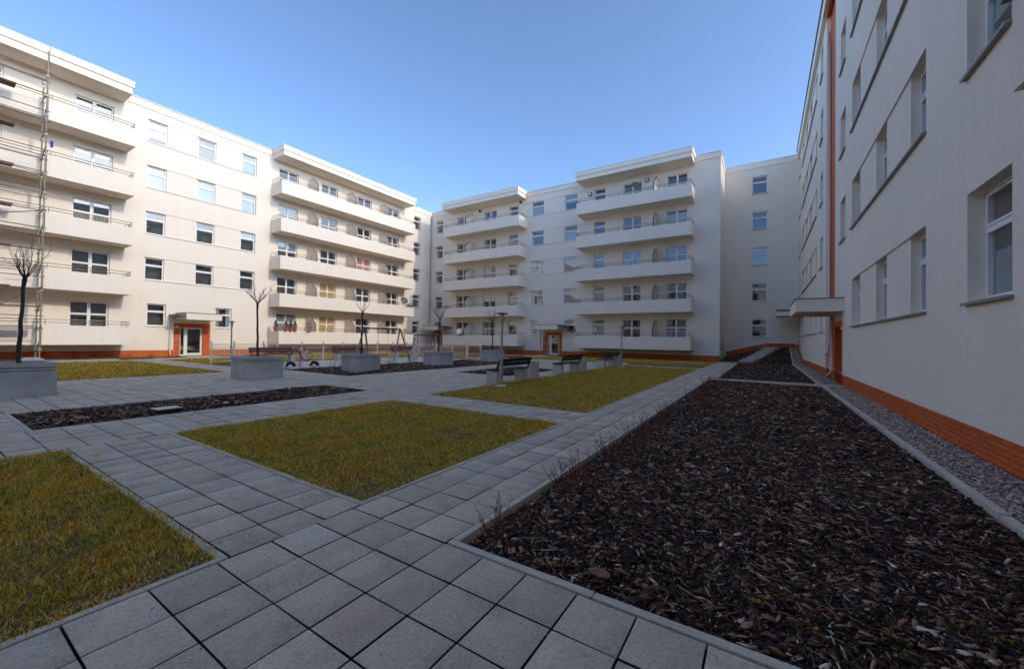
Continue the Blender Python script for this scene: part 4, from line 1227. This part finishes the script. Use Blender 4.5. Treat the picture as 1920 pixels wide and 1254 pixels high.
for i in range(14):
    shrub(-16+13*i/14+random.uniform(-.3,.3),33.2+random.uniform(-.3,.3),.03,meshes[i % 4],random.uniform(.6,1.0),'low dry shrub at the foot of the far building','shrubs along the far building')

# green weeds in the near end of the bark bed, loose big bark pieces
M['weed'] = grass_mat('weed_leaves', [(0,(.035,.055,.008)),(.45,(.09,.13,.016)),(.75,(.24,.25,.03)),(.9,(.70,.46,.04)),(1,(.80,.36,.04))])
def weeds(r_, n, cl):
    cs = [(random.uniform(r_[0],r_[1]), random.uniform(r_[2],r_[3])) for _ in range(cl)]
    vs = []; fs = []
    for i in range(n):
        c_ = random.choice(cs); x = c_[0]+random.gauss(0,.07); y = c_[1]+random.gauss(0,.07)
        if not (BEDR[0]+.02 < x < BEDR[1]-.02 and y > BEDR[2]+.02): continue
        z = z_bedr(x,y)+random.uniform(.01,.06); L = random.uniform(.012,.034); a = random.uniform(0,6.28); up = random.uniform(-.2,.5)
        d = np.array([math.cos(a),math.sin(a),up]); s_ = np.array([-math.sin(a),math.cos(a),random.uniform(-.3,.3)])*.35
        p = np.array([x,y,z]); b_ = len(vs)
        vs += [p, p+(d*.5+s_)*L, p+d*L, p+(d*.5-s_)*L]; fs.append((b_,b_+1,b_+2,b_+3))
    return mesh_np('weeds', np.array(vs), np.array(fs), M['weed'])
tag(weeds((-.7,1.5,2.25,2.95), 420, 26), 'green and yellow weeds creeping over the bark at the lower right', 'weeds', kind='stuff')
tag(weeds((-1.0,1.3,4.2,9.5), 420, 18), 'sparse green weeds in the middle of the large bark bed', 'weeds', kind='stuff')
m = MB(); m.prism([(-.085,-.01),(-.05,.028),(.02,.034),(.07,.018),(.09,-.012),(.02,-.034),(-.05,-.03)], 'z', 0, .014)
o = m.build('bark_piece', simple('orange_bark', (.20,.085,.05), .85, 0, .3, 40, .4), loc=(-.83,2.33,.0), bevel=.003); o.rotation_euler = (.25,-.15,-.35)
o.location.z = z_bedr(-.83,2.33)+.035
tag(o, 'large reddish flake of bark lying on the mulch near the lower kerb', 'bark piece')

# ============================================================== REAR WING behind the viewpoint (closes the court, shows in the window panes)
bS = empty('rear_apartment_building', (0, -22.0, 0), R(180), 'pale apartment block closing the courtyard behind the viewpoint', 'building')
opsS = [(u, u+1.3, z0, z1, .25, 1) for k_, z0, z1 in win_rows(S) for u in np.arange(-2.0, 32.0, 2.9)]
wall_mesh(-8, 46, .40, 16.15, opsS, 10).build('wall', [M['plaster'], M['dark_room']], bS)
add_plinth(bS, [(-8,46)], .40)
for k_ in range(5):
    for a in (1.0, 18.0): add_balcony(bS, a, a+9.5, k_, .79+S*k_, 1.8+S*k_, 1.5)

# pale crumbs of gravel along the lawn edges, weeds in the joints
def crumbs(n):
    x = []; y = []
    for _ in range(n):
        e = random.random(); o_ = abs(random.gauss(0,.035))
        if e < .30: x.append(-2.92-o_); y.append(random.uniform(.2,1.1))
        elif e < .50: x.append(random.uniform(-4.2,-2.95)); y.append(2.22+o_)
        elif e < .72: x.append(-2.92-o_); y.append(random.uniform(2.25,4.5))
        else: x.append(random.uniform(-2.8,.8)); y.append(random.choice([1.43,1.75,1.11,.78])+random.gauss(0,.02) if random.random()<.3 else random.uniform(.4,2.0))
    return x, y
cx_, cy_ = crumbs(380); n_ = len(cx_)
sz = RNG.uniform(.0025,.007,n_); base = np.array([(1,0,0),(-1,0,0),(0,1,0),(0,-1,0),(0,0,1),(0,0,-1)],float)
v = base[None]*sz[:,None,None]*RNG.uniform(.6,1.4,(n_,6,1)); v[:,:,0] += np.array(cx_)[:,None]; v[:,:,1] += np.array(cy_)[:,None]; v[:,:,2] += np.where(np.array(cx_)<-2.9,.012,.004)[:,None]
ff = np.array([(0,2,4),(2,1,4),(1,3,4),(3,0,4),(2,0,5),(1,2,5),(3,1,5),(0,3,5)])
o = mesh_np('gravel_crumbs', v.reshape(-1,3), ((np.arange(n_)*6)[:,None,None]+ff[None]).reshape(-1,3), simple('white_crumbs', (.56,.48,.38), .8, 0, .2))
tag(o, 'tiny pale gravel crumbs scattered along the lawn edges and slabs', 'gravel', kind='stuff')
for i, (x,y) in enumerate([(-6.45,1.30),(-6.3,1.92),(-5.55,1.24),(-4.9,1.26),(-4.25,1.52),(-3.35,1.98),(-6.75,2.12),(-3.1,1.22)]):
    m = MB()
    for q in range(46):
        a = random.uniform(0,6.28); p = Vector((random.gauss(0,.05),random.gauss(0,.008),-.01)); L = random.uniform(.02,.055); d = Vector((math.cos(a)*.8,math.sin(a)*.8,random.uniform(.4,1)))*L; s_ = Vector((-math.sin(a),math.cos(a),0))*.0028
        n = len(m.v); m.v += [tuple(p-s_),tuple(p+s_),tuple(p+d)]; m.f.append((n,n+1,n+2)); m.m.append(0)
    o = m.build('grass_tuft', M['grass'], loc=(x,y,0)); o.rotation_euler = (0,0,random.choice((0,1.57)))
    tag(o, 'small tuft of grass growing in a joint of the path between the two nearest lawns', 'grass tuft', 'grass tufts in the paving joints')
# slivers of wood on the mulch
def sticks(n):
    vs = []; fs = []
    for i in range(n):
        x = random.uniform(-1.6,1.55); y = 2.25+random.random()**1.5*7; z = z_bedr(x,y)+random.uniform(.015,.035); L = random.uniform(.05,.2); a = random.gauss(.3,.9); w_ = random.uniform(.0025,.006)
        d = np.array([math.cos(a),math.sin(a),random.gauss(0,.08)])*L/2; s_ = np.array([-math.sin(a),math.cos(a),0])*w_; u_ = np.array([0,0,w_]); p = np.array([x,y,z]); b_ = len(vs)
        vs += [p-d-s_,p-d+s_,p-d+u_,p+d-s_*.4,p+d+s_*.4,p+d+u_*.5]
        fs += [(b_,b_+3,b_+5,b_+2),(b_+1,b_+2,b_+5,b_+4),(b_,b_+1,b_+4,b_+3)]
    o = mesh_np('wood_slivers', np.array(vs), np.array(fs), pebble_mat('sliver_wood', [(0,(.05,.028,.02)),(.5,(.20,.12,.08)),(.85,(.42,.28,.18)),(1,(.6,.47,.33))]))
    tag(o, 'thin pale wood slivers lying on the large bark bed', 'wood slivers', kind='stuff')
sticks(420)

# ------------------------------------------------------------------ light, sky, camera
sun_dir = Vector((1.5, .115, .80)).normalized()
sl = bpy.data.lights.new('Sun', 'SUN'); sl.energy = .37; sl.angle = R(.5); sl.color = (1.0, .90, .80)
so = bpy.data.objects.new('Sun', sl); COL.objects.link(so); so.rotation_euler = sun_dir.to_track_quat('Z','Y').to_euler(); so.location = (30,0,40)
w = bpy.data.worlds.new('World'); SC.world = w; w.use_nodes = True
nt = w.node_tree; bg = nt.nodes['Background']
sky = nt.nodes.new('ShaderNodeTexSky'); sky.sky_type = 'NISHITA'; sky.sun_disc = False
sky.sun_elevation = math.asin(sun_dir.z); sky.sun_rotation = math.atan2(sun_dir.x, sun_dir.y)
sky.air_density = .48; sky.dust_density = .9; sky.ozone_density = 5.0; sky.altitude = 100
nt.links.new(sky.outputs[0], bg.inputs['Color']); bg.inputs['Strength'].default_value = .15

cam = bpy.data.cameras.new('Camera'); co = bpy.data.objects.new('Camera', cam); COL.objects.link(co); SC.camera = co
yaw, pitch, roll = .566664636, .0135259145, .0144859439
fwd = Vector((-math.sin(yaw), math.cos(yaw), 0)); right = Vector((math.cos(yaw), math.sin(yaw), 0)); up = Vector((0,0,1))
f2 = fwd*math.cos(pitch)+up*math.sin(pitch); u2 = up*math.cos(pitch)-fwd*math.sin(pitch)
r3 = right*math.cos(roll)+u2*math.sin(roll); u3 = u2*math.cos(roll)-right*math.sin(roll)
mat = Matrix(((r3.x,u3.x,-f2.x,0),(r3.y,u3.y,-f2.y,0),(r3.z,u3.z,-f2.z,1.40),(0,0,0,1)))
co.matrix_world = mat
cam.sensor_width = 36; cam.sensor_fit = 'HORIZONTAL'; cam.lens = 742.05/1920*36; cam.clip_start = .05; cam.clip_end = 3000

SC.render.engine = 'CYCLES'
SC.cycles.use_denoising = True
try: SC.cycles.denoiser = 'OPENIMAGEDENOISE'
except Exception: pass
SC.cycles.max_bounces = 12; SC.cycles.diffuse_bounces = 8; SC.cycles.transparent_max_bounces = 16
SC.cycles.caustics_reflective = False; SC.cycles.caustics_refractive = False
SC.view_settings.view_transform = 'Standard'; SC.view_settings.look = 'None'; SC.view_settings.exposure = 1.85
SC.view_settings.use_white_balance = True; SC.view_settings.white_balance_temperature = 7500; SC.view_settings.white_balance_tint = 4  # camera balanced for the shade; SC.view_settings.gamma = 1.0
